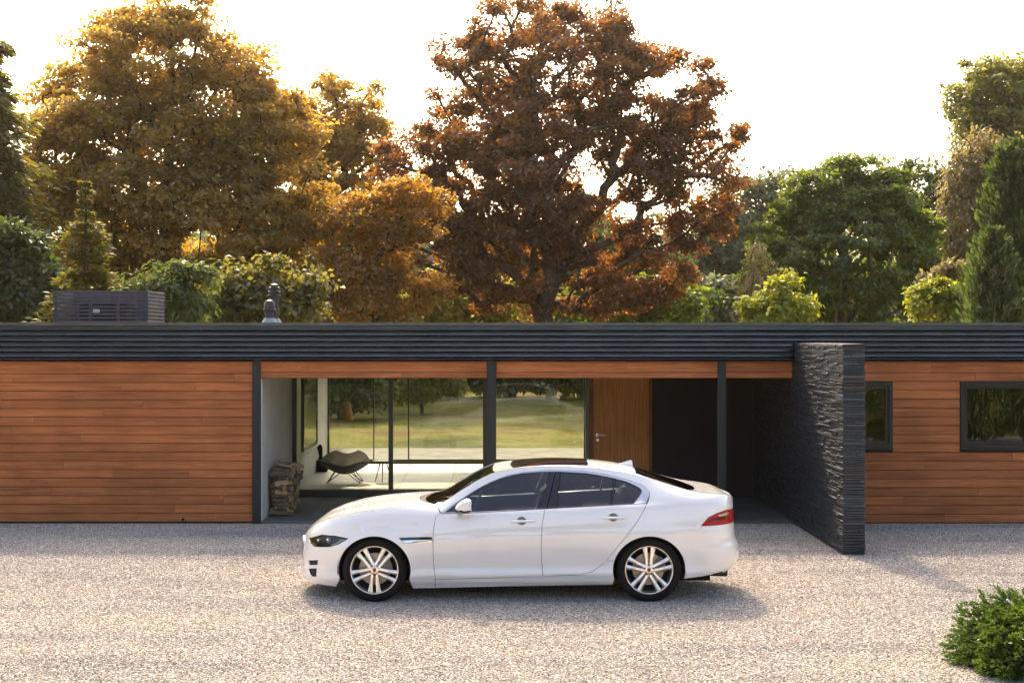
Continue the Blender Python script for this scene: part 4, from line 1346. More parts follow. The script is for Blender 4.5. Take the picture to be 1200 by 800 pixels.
low = pchip([-0.2, 0.0, 0.06, 0.13, 0.185, 0.205, 0.26, 0.34, 0.5, 0.66, 0.715, 0.76, 0.85, 0.93, 1.0], [0.76, 0.80, 0.845, 0.866, 0.882, 0.882, 0.868, 0.876, 0.900, 0.9185, 0.9225, 0.9175, 0.9095, 0.899, 0.886])
WF = np.array([-1.243, 0.331])
WR = np.array([1.590, 0.331])
def plan(d, a, n):
    t = np.clip(1 - d / a, 0, 1)
    return np.maximum(1 - t ** n, 0) ** (1 / n)

def hw(x, z):
    """half width of the flank at (x, z)"""
    x, z = np.asarray(x, float), np.asarray(z, float)
    s = zS(x)
    e = np.maximum(ze(x), s + 0.01)
    yS = 0.886
    ye = y0e(x)
    yl = low((z - 0.15) / (s - 0.15))
    # swelling over the wheels
    for W in (WF, WR):
        rr = np.hypot(x - W[0], z - W[1])
        yl = yl + 0.016 * np.exp(-((rr - 0.36) / 0.10) ** 2) * (z < s + 0.1)
    tau = np.clip((z - s) / (e - s), 0, 1)
    yh = yS + (ye - yS) * tau ** 2.0
    bz = np.clip(belt(x), s + 0.005, e - 0.005)
    k = np.clip((z - s) / (bz - s), 0, 1)
    y_sh = yS + (0.838 - yS) * k ** 1.6
    q = np.clip((z - bz) / np.maximum(e - bz, 1e-3), 0, 1)
    y_gl = 0.838 + (ye - 0.838) * (q * 0.9 + 0.1 * q * q)
    yc = np.where(z < bz, y_sh, y_gl)
    gw = smoothstep(-0.62, -0.40, x) * (1 - smoothstep(1.45, 2.1, x))
    yu = yh + (yc - yh) * gw
    y = np.where(z < s, yl, yu)
    return y * plan(x - tip_f(z), 0.78, 2.3) * plan(tip_r(z) - x, 0.62, 2.5)

def side_map(u, v):
    return np.stack([u, hw(u, v), v], 1)

VM = 0.75                                           # the metre scale of the across coordinate of the top surface
def top_map(u, v):
    t = np.clip(1 - np.abs(v) / VM, 0, 1)           # 0 at the edge, 1 on the centre line
    z0 = ze(u)
    ye = y0e(u) * plan(u - tip_f(z0), 0.78, 2.3) * plan(tip_r(z0) - u, 0.62, 2.5)
    z1 = np.maximum(zc_(u), z0)
    z = z0 + (z1 - z0) * (1 - (1 - t) ** 2.1)
    # raised ridges of the bonnet
    rid = 0.010 * np.exp(-((np.abs(v) - 0.40 - 0.10 * np.clip((u + 0.9) / 1.1, -1, 0)) / 0.05) ** 2) * smoothstep(-1.95, -1.6, u) * (1 - smoothstep(-1.0, -0.75, u))
    return np.stack([u, ye * v / VM, z + rid], 1)

def normals_of(fn, u, v):
    h = 2e-3
    a = fn(u + h, v) - fn(u - h, v)
    b_ = fn(u, v + h) - fn(u, v - h)
    n = np.cross(a, b_)
    n = unit(n)
    return n

def in_poly(P, poly):
    x, y = P[:, 0], P[:, 1]
    c = np.zeros(len(P), bool)
    k = len(poly)
    for i in range(k):
        x0, y0 = poly[i]
        x1, y1 = poly[(i + 1) % k]
        cond = ((y0 > y) != (y1 > y))
        with np.errstate(divide='ignore', invalid='ignore'):
            xi = (x1 - x0) * (y - y0) / (y1 - y0 + 1e-15) + x0
        c ^= cond & (x < xi)
    return c

def area2(poly):
    p = np.asarray(poly)
    return np.sum(p[:, 0] * np.roll(p[:, 1], -1) - np.roll(p[:, 0], -1) * p[:, 1])

def resample(poly, step):
    out = []
    k = len(poly)
    for i in range(k):
        a, c = np.asarray(poly[i], float), np.asarray(poly[(i + 1) % k], float)
        n = max(1, int(np.ceil(np.linalg.norm(c - a) / step)))
        for j in range(n):
            out.append(a + (c - a) * j / n)
    return np.array(out)

def inset(poly, d):
    """move every corner inwards by d (outwards when negative)"""
    p = np.asarray(poly, float)
    if area2(p) < 0:
        p = p[::-1]
    a, c = np.roll(p, 1, 0), np.roll(p, -1, 0)
    e0, e1 = unit(p - a), unit(c - p)
    n0 = np.stack([-e0[:, 1], e0[:, 0]], 1)
    n1 = np.stack([-e1[:, 1], e1[:, 0]], 1)
    m = n0 + n1
    l2 = np.maximum((m * m).sum(1, keepdims=True), 0.35)
    return p + m / l2 * 2 * d * 1.0

def dist_to(P, poly):
    a = np.asarray(poly)
    c = np.roll(a, -1, 0)
    best = np.full(len(P), 1e9)
    for p, q in zip(a, c):
        d = q - p
        t = np.clip(((P - p) @ d) / (d @ d + 1e-12), 0, 1)
        best = np.minimum(best, np.linalg.norm(P - (p + t[:, None] * d), axis=1))
    return best

def panel_mesh(poly, holes=(), fn=side_map, gap=0.0025, off=0.0, thick=0.012, step=0.03, grid=0.035, mirror=False, warp=True, both=False):
    """one sheet-metal (or glass) panel: outline and holes in side view, laid on the body surface, with a rim of real thickness"""
    loops = [inset(poly, gap)] + [inset(h, -gap)[::-1] for h in holes]
    loops = [resample(l, step) for l in loops]
    pts = list(np.concatenate(loops))
    edges, o = [], 0
    for l in loops:
        k = len(l)
        edges += [(o + i, o + (i + 1) % k) for i in range(k)]
        o += k
    lo, hi = loops[0].min(0), loops[0].max(0)
    if grid:
        gx_ = np.arange(lo[0] + grid / 2, hi[0], grid)
        gy_ = np.arange(lo[1] + grid / 2, hi[1], grid)
        extra = []
        if fn is side_map and warp and lo[0] < XT0 + 0.3:
            gx_ = np.concatenate([np.array([0.004, 0.012, 0.025, 0.042, 0.062, 0.088, 0.118]) + XT0 - 0.02, gx_[gx_ > XT0 + 0.13]])
        if fn is side_map and warp and hi[0] > XT1 - 0.2:
            gx_ = np.concatenate([gx_[gx_ < XT1 - 0.09], XT1 + 0.06 - np.array([0.004, 0.012, 0.025, 0.042, 0.062, 0.088, 0.118])])
        X, Y = np.meshgrid(gx_, gy_)
        G = np.stack([X.ravel(), Y.ravel()], 1)
        G[:, 0] += (np.arange(len(G)) % 2) * 1e-4
        ok = in_poly(G, loops[0])
        for h in loops[1:]:
            ok &= ~in_poly(G, h)
        G = G[ok]
        if len(G):
            dm = np.full(len(G), 1e9)
            for l in loops:
                dm = np.minimum(dm, dist_to(G, l))
            md = 0.012 if grid > 0.02 else grid * 0.45
            G = G[dm > md]
            pts += list(G)
    r = delaunay_2d_cdt([Vector((p[0], p[1])) for p in pts], edges, [], 0, 1e-6)
    V = np.array([(p.x, p.y) for p in r[0]])
    T = np.array([f for f in r[2] if len(f) == 3])
    cen = V[T].mean(1)
    ok = in_poly(cen, loops[0])
    for h in loops[1:]:
        ok &= ~in_poly(cen, h)
    T = T[ok]
    # consistent winding
    e1, e2 = V[T[:, 1]] - V[T[:, 0]], V[T[:, 2]] - V[T[:, 0]]
    a2 = e1[:, 0] * e2[:, 1] - e1[:, 1] * e2[:, 0]
    T[a2 < 0] = T[a2 < 0][:, ::-1]
    P = fn(V[:, 0], V[:, 1])
    Nn = normals_of(fn, V[:, 0], V[:, 1])
    sgn = -1.0 if fn is side_map else 1.0           # outward
    Nn = Nn * sgn
    P = P + Nn * off
    tri = T[:, ::-1] if fn is side_map else T
    ec = {}
    for t in tri:
        for i in range(3):
            e = (int(t[i]), int(t[(i + 1) % 3]))
            ec[e] = ec.get(e, 0) + 1
    rim = [e for e in ec if (e[1], e[0]) not in ec]
    n0 = len(P)
    vs_, ns_ = [P], [Nn]
    faces = [tuple(int(i) for i in t) for t in tri]
    if thick:
        idx = sorted({i for e in rim for i in e})
        mp = {i: j for j, i in enumerate(idx)}
        A = P[idx]
        B = P[idx] - Nn[idx] * thick
        ctr = P.mean(0)
        nr = unit(A - ctr)
        vs_ += [A, B]
        ns_ += [nr, nr]
        k = len(idx)
        for (i, j) in rim:
            faces.append((n0 + mp[j], n0 + mp[i], n0 + k + mp[i], n0 + k + mp[j]))
    Pall, Nall = np.concatenate(vs_), np.concatenate(ns_)
    return Pall, Nall, faces

def car_object(name, parts, mat, parent, label=None):
    """parts: list of (P, N, faces, side) in car metres; side -1 mirrors to the far flank"""
    vs_, ns_, fs, o = [], [], [], 0
    for P, Nn, faces, side in parts:
        W = np.stack([P[:, 0], YC - P[:, 1] * side, P[:, 2]], 1)
        Q = np.stack([Nn[:, 0], -Nn[:, 1] * side, Nn[:, 2]], 1)
        vs_.append(W)
        ns_.append(Q)
        for f in faces:
            f = tuple(i + o for i in f)
            fs.append(f[::-1] if side > 0 else f)
        o += len(P)
    V, Nn = np.concatenate(vs_), np.concatenate(ns_)
    me = bpy.data.meshes.new(name)
    me.from_pydata([tuple(p) for p in V], [], fs)
    me.polygons.foreach_set('use_smooth', [True] * len(me.polygons))
    me.normals_split_custom_set_from_vertices([tuple(n) for n in Nn])
    ob = link(name, me, mat, parent)
    if label:
        ob['label'] = label
    return ob

M['paint'] = plain('white_paint', (0.78, 0.78, 0.79), rough=0.25, coat=1.0)
M['paint'].node_tree.nodes['Principled BSDF'].inputs['Coat IOR'].default_value = 1.8
M['gap'] = plain('shut_line_dark', (0.010, 0.010, 0.010), rough=0.8)
M['car_glass'] = glass('car_glass', (0.34, 0.40, 0.41), 2.0)
M['screen_glass'] = glass('screen_glass', (0.62, 0.72, 0.68), 1.5)
M['gloss_black'] = plain('gloss_black', (0.010, 0.009, 0.012), rough=0.08, coat=0.5)
M['sunroof'] = plain('sunroof_glass', (0.018, 0.010, 0.012), rough=0.05, coat=0.6)
M['rubber'] = plain('tyre_rubber', (0.008, 0.008, 0.009), rough=0.8, spec=0.2, bump=0.05, bscale=200)
M['alloy'] = plain('alloy_silver', (0.80, 0.79, 0.78), rough=0.22, metal=0.95)
M['alloy_dark'] = plain('alloy_pocket', (0.10, 0.10, 0.105), rough=0.4, metal=0.7)
M['disc'] = plain('brake_disc', (0.30, 0.26, 0.22), rough=0.35, metal=0.8)
M['red_lens'] = plain('tail_lens', (0.40, 0.004, 0.008), rough=0.12, coat=0.25, spec=0.3)
M['red_dark'] = plain('tail_lens_dark', (0.10, 0.002, 0.005), rough=0.12, coat=0.25, spec=0.3)
M['lamp_dark'] = plain('headlamp_bezel', (0.022, 0.024, 0.027), rough=0.15)
M['lamp_lens'] = glass('headlamp_cover', (0.80, 0.85, 0.86), 1.5)
M['seat'] = plain('seat_leather', (0.020, 0.019, 0.020), rough=0.5)
M['grey_plastic'] = plain('grey_plastic', (0.16, 0.16, 0.165), rough=0.45)
M['emblem_red'] = plain('emblem_red', (0.35, 0.03, 0.025), rough=0.3)

car = empty('saloon_car', ((WF[0] + WR[0]) / 2, YC, 0))
tag(car, 'white four-door saloon car parked side-on across the gravel drive', 'car')

def pp(pts, y=None):
    """photograph points to (x, z) on the flank"""
    out = []
    for (px, py) in pts:
        yy_ = 0.85
        for _ in range(6):
            x, z = cpx(px, py, yy_)
            yy_ = float(hw(x, z))
        out.append((x, z))
    return out

def edge_run(x0, x1, n, d=0.0):
    xs_ = np.linspace(x0, x1, n)
    return [(x, float(ze(x)) - d) for x in xs_]
def tip_run(fn, z0, z1, n, d):
    return [(float(fn(z)) + d, z) for z in np.linspace(z0, z1, n)]
def arch(W, a0, a1, n, rx=0.372, rz=0.352):
    return [(W[0] + rx * math.cos(R(a)), W[1] + rz * math.sin(R(a))) for a in np.linspace(a0, a1, n)]

EPS = 0.0006
# ---- outlines, traced flank by flank
door_front_seam = pp([(515.5, 600.5), (510.5, 605.5), (508, 620), (507.3, 640), (508, 660), (510, 678.7)])
b_seam = pp([(641, 592), (637.5, 602.5), (635.2, 615), (634.2, 645), (636, 675)])
rear_seam = pp([(759.5, 587.5), (757.5, 591), (747.5, 610), (732.5, 630), (720, 645), (707.5, 660), (695, 669), (680, 673)])
belt_line = pp([(518.5, 601.5), (557, 600.3), (600, 598.2), (638, 596), (700, 592.6), (742, 590.3), (757.5, 589.6)])
dlo_top = pp([(516.5, 600.8), (533, 589), (554.7, 575), (573.3, 565), (593.3, 557), (613.3, 552.9), (640, 550.9), (651, 550.8), (683, 551.5), (710, 555.3), (736.7, 562), (750, 566.8), (757, 570.5), (761, 575.5), (761.3, 580), (759.5, 587.5)])
headlight = pp([(362.3, 630.2), (377, 626.3), (393.5, 627.6), (407.8, 630.6), (396.5, 637.3), (386, 640.3), (368, 639.8), (364, 635.8)])
vent_hi = pp([(362, 656.3), (372.2, 656.0), (372.0, 661.0), (362.6, 661.3)])
vent_lo = pp([(362, 666.0), (370.9, 665.6), (370.4, 675.2), (365.0, 674.6)])
side_vent = pp([(467.5, 629.8), (500, 629.0), (506.4, 629.3), (506.4, 634.8), (473, 635.6)])
tail_light = pp([(821.7, 615.8), (830, 606), (840, 601), (850, 597.6)])
sill_bot = pp([(510, 688.6), (600, 686.6), (717.5, 685)])
sill_front = pp([(483.7, 689.2)])[0]

zt0 = float(tip_r(0.93))
tl_top_z, tl_bot_z = tail_light[-1][1] - 0.012, tail_light[0][1] - 0.005
tl_top_end = (float(tip_r(tl_top_z)) - EPS, tl_top_z)
tl_bot_end = (float(tip_r(tl_bot_z)) - EPS, tl_bot_z)

xA = pp([(512.5, 592)])[0][0]
nose_z_bot = 0.175
front_wing = (edge_run(XT0 + EPS, xA, 60) + [door_front_seam[0]] + door_front_seam[1:] + [sill_bot[0], sill_front]
              + arch(WF, -15, 196, 44) + pp([(394, 687.2), (377, 684.5)]) + tip_run(tip_f, nose_z_bot, edge_pts[0, 1] - 0.004, 22, EPS))
front_wing_holes = [headlight, vent_hi, vent_lo, side_vent]
front_door = door_front_seam[::-1] + [belt_line[0], belt_line[1], belt_line[2], belt_line[3]] + b_seam[1:]
rear_door = [b_seam[-1]] + b_seam[1:-1][::-1] + [belt_line[3], belt_line[4], belt_line[5], belt_line[6]] + rear_seam[1:]
kick = pp([(710, 656.6), (718.7, 655.4)])
sill = [door_front_seam[-1], sill_bot[0], sill_bot[1], sill_bot[2]] + arch(WR, 196, 164, 7)[0:7] + [kick[0]] + rear_seam[5:] + [b_seam[-1]]
ra = arch(WR, 164, 20, 34)
bump_seam = pp([(821.9, 617), (800.5, 642.0)])
quarter = ([(x, z) for x, z in edge_run(xA, XT1 - EPS, 150)] + tip_run(tip_r, edge_pts[-1, 1] - 0.006, tl_top_z + 0.004, 8, -EPS)
           + [tail_light[3], tail_light[2], tail_light[1], tail_light[0], bump_seam[1]] + arch(WR, 36, 164, 34)
           + [kick[0]] + rear_seam[5:0:-1] + dlo_top[::-1])
rear_bumper = ([tail_light[0]] + [tl_bot_end] + tip_run(tip_r, tl_bot_z - 0.004, 0.235, 30, -EPS) + pp([(845, 669.6), (825, 674.7), (806, 677.2)]) + arch(WR, -15, 36, 14))
tail_poly = tail_light + [tl_top_end] + tip_run(tip_r, tl_top_z - 0.004, tl_bot_z + 0.004, 10, -EPS) + [tl_bot_end]

# glass outlines
g_front = pp([(522.5, 599.6), (534.5, 591), (551, 579.3), (565, 570.9), (576, 565.6), (586.7, 561.2), (600, 557.4), (612, 555.2), (629, 553.7), (645, 553.3), (630.5, 596.0), (600, 597.3), (557, 599.3)])
g_bpost1 = pp([(645.6, 553.3), (650.6, 553.2), (640.6, 595.4), (631.1, 596.0)])
g_bpost2 = pp([(651.4, 553.2), (656.6, 553.3), (652.8, 594.8), (641.4, 595.4)])
g_rear = pp([(657.2, 553.3), (686, 555.0), (703, 557.6), (718.2, 560.6), (715.3, 591.4), (653.4, 594.7)])
g_div = pp([(718.7, 560.7), (721.3, 561.4), (718.0, 591.2), (715.8, 591.4)])
g_quarter = pp([(721.8, 561.6), (734, 565.0), (746, 570.4), (750.6, 573.6), (751.4, 576.2), (749, 580.5), (744.7, 586), (741.5, 589.9), (718.5, 591.2)])
trim_in = pp([(521.5, 600.0), (533.5, 591.2), (550.4, 579.0), (564.6, 570.5), (575.8, 565.1), (586.4, 560.7), (599.8, 556.9), (612, 554.7), (629, 553.2), (645, 552.8), (657, 552.8), (686, 554.5), (703, 557.1), (718.5, 560.2), (734.4, 564.5), (746.5, 570.0), (751.2, 573.3), (752.1, 576.2), (749.6, 580.8), (745.2, 586.4), (741.9, 590.3),
              (718.5, 591.6), (653, 595.1), (630.5, 596.4), (600, 597.7), (557, 599.7)])

for side, who in ((1, 'near'), (-1, 'far')):
    mk = lambda name, poly, mat, holes=(), **kw: car_object(name, [(*panel_mesh(poly, holes, **kw), side)], mat, car)
    mk('front_wing', front_wing, 'paint', front_wing_holes)
    fd = mk('front_door', front_door, 'paint')
    rd = mk('rear_door', rear_door, 'paint')
    mk('sill', sill, 'paint')
    mk('rear_quarter', quarter, 'paint', step=0.02)
    mk('rear_bumper', rear_bumper, 'paint')
    tr = mk('window_trim', [belt_line[-1]] + belt_line[-2::-1] + dlo_top[:-1], 'chrome', [trim_in], gap=0.0012, off=0.004, step=0.012, grid=0)
    mk('front_window', g_front, 'car_glass', gap=0.0003, off=-0.004, thick=0.0, grid=0.05)
    mk('rear_window', g_rear, 'car_glass', gap=0.0003, off=-0.004, thick=0.0, grid=0.05)
    mk('quarter_window', g_quarter, 'car_glass', gap=0.0003, off=-0.004, thick=0.0, grid=0.05)
    mk('pillar_cover', g_bpost1, 'gloss_black', gap=0.0005, off=-0.001, grid=0.05)
    mk('pillar_cover', g_bpost2, 'gloss_black', gap=0.0005, off=-0.001, grid=0.05)
    mk('window_bar', g_div, 'gloss_black', gap=0.0003, off=-0.002, grid=0)
    # dark seams behind the shut lines
    under = [(*panel_mesh(p_, h_, gap=-0.002, off=-0.013, thick=0, grid=0.08), side) for p_, h_ in
             ((front_wing, front_wing_holes[:1]), (front_door, ()), (rear_door, ()), (sill, ()), (quarter, ()), (rear_bumper, ()))]
    car_object('inner_panel', under, 'gap', car)
    # lamps
    hl = mk('headlight', headlight, 'lamp_lens', gap=0.002, off=0.001, grid=0.03, thick=0.004, step=0.012)
    car_object('lamp_housing', [(*panel_mesh(headlight, (), gap=-0.001, off=-0.030, thick=0, grid=0.03, step=0.012), side)], 'lamp_dark', hl)
    car_object('lamp_bezel', [(*panel_mesh(headlight, [inset(headlight, 0.006)], gap=0.0, off=0.0005, thick=0.028, grid=0, step=0.012), side)], 'gloss_black', hl)
    for (px, py, r) in ((373.5, 632.8, 0.024), (385.0, 632.6, 0.028)):
        x, z = pp([(px, py)])[0]
        y = float(hw(x, z)) - 0.022
        nn = normals_of(side_map, np.array([x]), np.array([z]))[0] * -1
        q = Vector((nn[0], -nn[1] * side, nn[2])).to_track_quat('Z', 'Y')
        b_ = MB().lathe([(0.0, r * 0.75), (r * 0.5, r * 0.62), (r * 0.85, r * 0.3), (r, 0.0), (r * 1.18, 0.004), (r * 1.2, -0.01)], k=20)
        b_.v = [tuple(q @ Vector(v) + Vector((x, YC - y * side, z))) for v in b_.v]
        b_.build('projector', 'chrome', hl, smooth=True, angle=50)
    drl = pp([(390, 638.2), (396.5, 636.2), (405.5, 631.3), (399, 631.5), (393, 636.0), (387, 637.5)])
    car_object('light_guide', [(*panel_mesh(drl, (), gap=0, off=-0.006, thick=0.01, grid=0, step=0.02), side)], 'white_wall', hl)
    tl = mk('tail_light', tail_poly, 'red_lens', gap=0.002, off=0.002, grid=0.03, step=0.012)
    st = pp([(827, 612.2), (835, 606.6), (852, 603.5), (854.5, 607.5), (838, 609.5)])
    car_object('light_band', [(*panel_mesh(st, (), gap=0, off=0.0035, thick=0.003, grid=0, step=0.012), side)], 'red_dark', tl)
    st2 = pp([(841, 603.2), (853, 599.6), (854, 602.2), (843, 604.8)])
    car_object('indicator', [(*panel_mesh(st2, (), gap=0, off=0.0035, thick=0.003, grid=0, step=0.012), side)], 'satin', tl)
    # bumper intakes: dark mesh set back in the holes, with bars
    for hole in (vent_hi, vent_lo):
        vo = car_object('bumper_vent', [(*panel_mesh(hole, (), gap=-0.004, off=-0.022, thick=0, grid=0.03), side)], 'black', car)
    # wing vent
    vo = car_object('wing_vent', [(*panel_mesh(side_vent, (), gap=0.0, off=-0.010, thick=0, grid=0.03), side)], 'gloss_black', car)
    strip = pp([(470.5, 632.9), (506.2, 632.2), (506.2, 634.9), (473.5, 635.6)])
    car_object('chrome_strip', [(*panel_mesh(strip, (), gap=0.0, off=0.002, thick=0.008, grid=0, step=0.02), side)], 'chrome', vo)
    # handles: cup, bar
    for dr, (x0p, x1p, yp, cpx_) in ((fd, (598, 628, 610.3, 611.3)), (rd, (706, 736, 606.2, 718.7))):
        cup = pp([(cpx_ + 5.6 * math.cos(a), yp - 0.4 + 4.9 * math.sin(a)) for a in np.linspace(0, 2 * math.pi, 20)[:-1]])
        h = car_object('handle_cup', [(*panel_mesh(cup, (), gap=0.0, off=0.003, thick=0.003, grid=0.02, step=0.01), side)], 'grey_plastic', dr)
        (xa, za), (xb, zb) = pp([(x0p, yp)])[0], pp([(x1p, yp - 0.3)])[0]
        n_ = 9
        pts_ = []
        for i in range(n_):
            u = i / (n_ - 1)
            x, z = xa + (xb - xa) * u, za + (zb - za) * u
            pts_.append((x, YC - side * (float(hw(x, z)) + 0.006 + 0.022 * math.sin(u * math.pi) ** 0.5), z))
        MB().tube(pts_, [0.007, 0.012, 0.013, 0.013, 0.013, 0.013, 0.013, 0.012, 0.007], k=10).build('handle', 'paint', dr, smooth=True, angle=60)
    # door mirror
    mx_, mz_ = pp([(545, 590)])[0]
    cx0, cz0 = -0.335, 1.002
    v, f = [], []
    nu, nv = 24, 14
    for j in range(nv + 1):
        th = math.pi * j / nv
        for i in range(nu):
            ph = 2 * math.pi * i / nu
            se = lambda c, e: math.copysign(abs(c) ** e, c)
            ux = se(math.cos(ph), 0.75) * se(math.sin(th), 0.8)
            uz = se(math.sin(ph), 0.75) * se(math.sin(th), 0.8)
            uy = se(math.cos(th), 0.8)
            x = ux * (0.118 if ux < 0 else 0.060)
            z = uz * (0.078 if ux > 0 else 0.078 * (1 - 0.55 * abs(ux) ** 1.6)) - (0.02 * abs(min(ux, 0)))
            v.append((cx0 + 0.045 + x, YC - side * (0.985 + uy * 0.105), cz0 + z))
    for j in range(nv):
        for i in range(nu):
            f.append((j * nu + i, j * nu + (i + 1) % nu, (j + 1) * nu + (i + 1) % nu, (j + 1) * nu + i))
    mo = MB().add(v, f).build('door_mirror', 'paint', car, smooth=True)
    mo.data.materials.append(M['gloss_black'])
    for p in mo.data.polygons:
        c = sum((mo.data.vertices[i].co.z for i in p.vertices)) / len(p.vertices)
        cxm = sum((mo.data.vertices[i].co.x for i in p.vertices)) / len(p.vertices)
        if c < cz0 - 0.034 or cxm > cx0 + 0.096:
            p.material_index = 1
    MB().tube([(-0.385, YC - side * 0.80, 0.935), (-0.36, YC - side * 0.87, 0.935), (-0.33, YC - side * 0.95, 0.945)], [0.035, 0.026, 0.03], k=8).build('mirror_arm', 'gloss_black', mo, smooth=True, angle=50)

# ---- bonnet, screens, roof, boot: across the whole car
def strip_poly(front, rear, lim=VM, n=15):
    """front(v), rear(v) give x; outline of the strip between them"""
    vv = np.linspace(-lim, lim, n)
    return [(front(a), a) for a in vv] + [(rear(a), a) for a in vv[::-1]]
tt = lambda v: 1 - abs(v) / VM
hood_rear = lambda v: xA - 0.012 - 0.205 * (1 - (1 - tt(v)) ** 2)
scr_bot = lambda v: xA - 0.004 - 0.150 * (1 - (1 - tt(v)) ** 2)
x_sc = pp([(581, 553)])[0][0]
scr_top = lambda v: x_sc - 0.035 * (1 - (1 - tt(v)) ** 2)
x_rg = 1.475
rg_top = lambda v: x_rg + 0.03 * (1 - (1 - tt(v)) ** 2)
rg_bot = lambda v: 2.015 + 0.14 * (1 - (1 - tt(v)) ** 2)
def top_panel(name, poly, mat, holes=(), **kw):
    return car_object(name, [(*panel_mesh(poly, holes, fn=top_map, **kw), 1)], mat, car)
nose_f = lambda v: XT0 + 0.002
boot_r = lambda v: XT1 - 0.002
top_panel('bonnet', strip_poly(nose_f, hood_rear), 'paint', step=0.025)
top_panel('cowl', strip_poly(hood_rear, scr_bot, VM * 0.97), 'black', off=-0.012, gap=-0.006, thick=0, grid=0.03)
wsc = top_panel('windscreen', strip_poly(scr_bot, scr_top, VM * 0.955), 'screen_glass', gap=0.0, off=-0.004, thick=0, grid=0.06)
band = strip_poly(lambda v: scr_top(v) - 0.05, scr_top, VM * 0.95)
car_object('shade_band', [(*panel_mesh(band, fn=top_map, gap=0, off=-0.006, thick=0, grid=0.05), 1)], 'gloss_black', wsc)
for s_ in (-1, 1):                                    # painted screen pillars between the glass and the flank
    a_ = [(scr_bot(v * s_), v * s_) for v in (VM * 0.958, VM)]
    b_ = [(scr_top(v * s_), v * s_) for v in (VM, VM * 0.958)]
    top_panel('screen_pillar', a_ + b_, 'paint', gap=0.0, grid=0, step=0.03)
    a_ = [(rg_top(v * s_), v * s_) for v in (VM * 0.93, VM)]
    b_ = [(rg_bot(v * s_), v * s_) for v in (VM, VM * 0.93)]
    top_panel('rear_pillar', a_ + b_, 'paint', gap=0.0, grid=0, step=0.03)
xs0, xs1 = (601 - VX) * 16.6 / F, (688 - VX) * 16.6 / F
sr = [(xs0, -VM * 0.80), (xs1, -VM * 0.80), (xs1 + 0.02, 0), (xs1, VM * 0.80), (xs0, VM * 0.80), (xs0 - 0.03, 0)]
roofp = strip_poly(scr_top, rg_top)
top_panel('roof_panel', roofp, 'paint', [sr], gap=0.001, step=0.025)
top_panel('sunroof', sr, 'sunroof', gap=0.003, off=0.006, grid=0.05)
top_panel('rear_screen', strip_poly(rg_top, rg_bot, VM * 0.925), 'car_glass', gap=0.0, off=-0.003, thick=0, grid=0.06)
bl = top_panel('boot_lid', strip_poly(rg_bot, boot_r), 'paint', step=0.025)
# aerial fin
fxx = [cpx(723, 543.5, 0), cpx(732, 540.8, 0), cpx(738.8, 538.6, 0), cpx(740.6, 539.4, 0), cpx(741.4, 546.8, 0), cpx(723, 546.0, 0)]
fn_ = MB()
ctr = [(p[0], YC, p[1]) for p in fxx]
n_ = len(ctr)
w_ = [0.004, 0.012, 0.006, 0.006, 0.026, 0.022]
fn_.add([(p[0], YC - w, p[2]) for p, w in zip(ctr, w_)] + [(p[0], YC + w, p[2]) for p, w in zip(ctr, w_)],
        [tuple(range(n_))[::-1], tuple(range(n_, 2 * n_))] + [(i, (i + 1) % n_, n_ + (i + 1) % n_, n_ + i) for i in range(n_)])
fn_.build('aerial_fin', 'paint', car)
# the middle of the nose and of the tail, between the two flanks
def end_sheet(name, tip, a, n, z0, z1, sgn, half=0.26):
    v, f = [], []
    nz_, ny_ = 24, 21
    for j in range(nz_):
        z = z0 + (z1 - z0) * j / (nz_ - 1)
        for i in range(ny_):
            y = half * (-1 + 2 * i / (ny_ - 1))
            p = abs(y) / 0.88
            v.append((float(tip(z)) + sgn * (a * (1 - (1 - p ** n) ** (1 / n)) + 0.004), YC - y, z))
    for j in range(nz_ - 1):
        for i in range(ny_ - 1):
            q = (j * ny_ + i, j * ny_ + i + 1, (j + 1) * ny_ + i + 1, (j + 1) * ny_ + i)
            f.append(q if sgn < 0 else q[::-1])
    return MB().add(v, f).build(name, 'paint', car, smooth=True)
end_sheet('nose_panel', tip_f, 0.78, 2.3, 0.18, float(edge_pts[0, 1]) - 0.002, 1)
end_sheet('tail_panel', tip_r, 0.62, 2.5, 0.25, float(edge_pts[-1, 1]) - 0.002, -1)
# grille on the nose
gz0, gz1 = 0.40, 0.60
gr = MB()
gv_, gf_ = [], []
for j in range(9):
    z = gz0 + (gz1 - gz0) * j / 8
    hwid = 0.36 * math.sqrt(max(0.05, 1 - ((j - 4) / 5.2) ** 2))
    for i in range(17):
        y = hwid * (-1 + i / 8)
        d_ = 1 - abs(y / 0.9) ** 2.3
        x = float(tip_f(min(z, 0.56))) + 0.78 * (1 - d_ ** (1 / 2.3)) - 0.003
        gv_.append((x, YC - y, z))
for j in range(8):
    for i in range(16):
        gf_.append((j * 17 + i, j * 17 + i + 1, (j + 1) * 17 + i + 1, (j + 1) * 17 + i))
go_ = MB().add(gv_, gf_).build('grille', 'black', car, smooth=True)
rimg = [gv_[i] for i in range(17)] + [gv_[j * 17 + 16] for j in range(1, 9)] + [gv_[8 * 17 + i] for i in range(15, -1, -1)] + [gv_[j * 17] for j in range(7, -1, -1)]
MB().tube(rimg, 0.008, k=6, cap=False).build('grille_surround', 'chrome', go_, smooth=True)
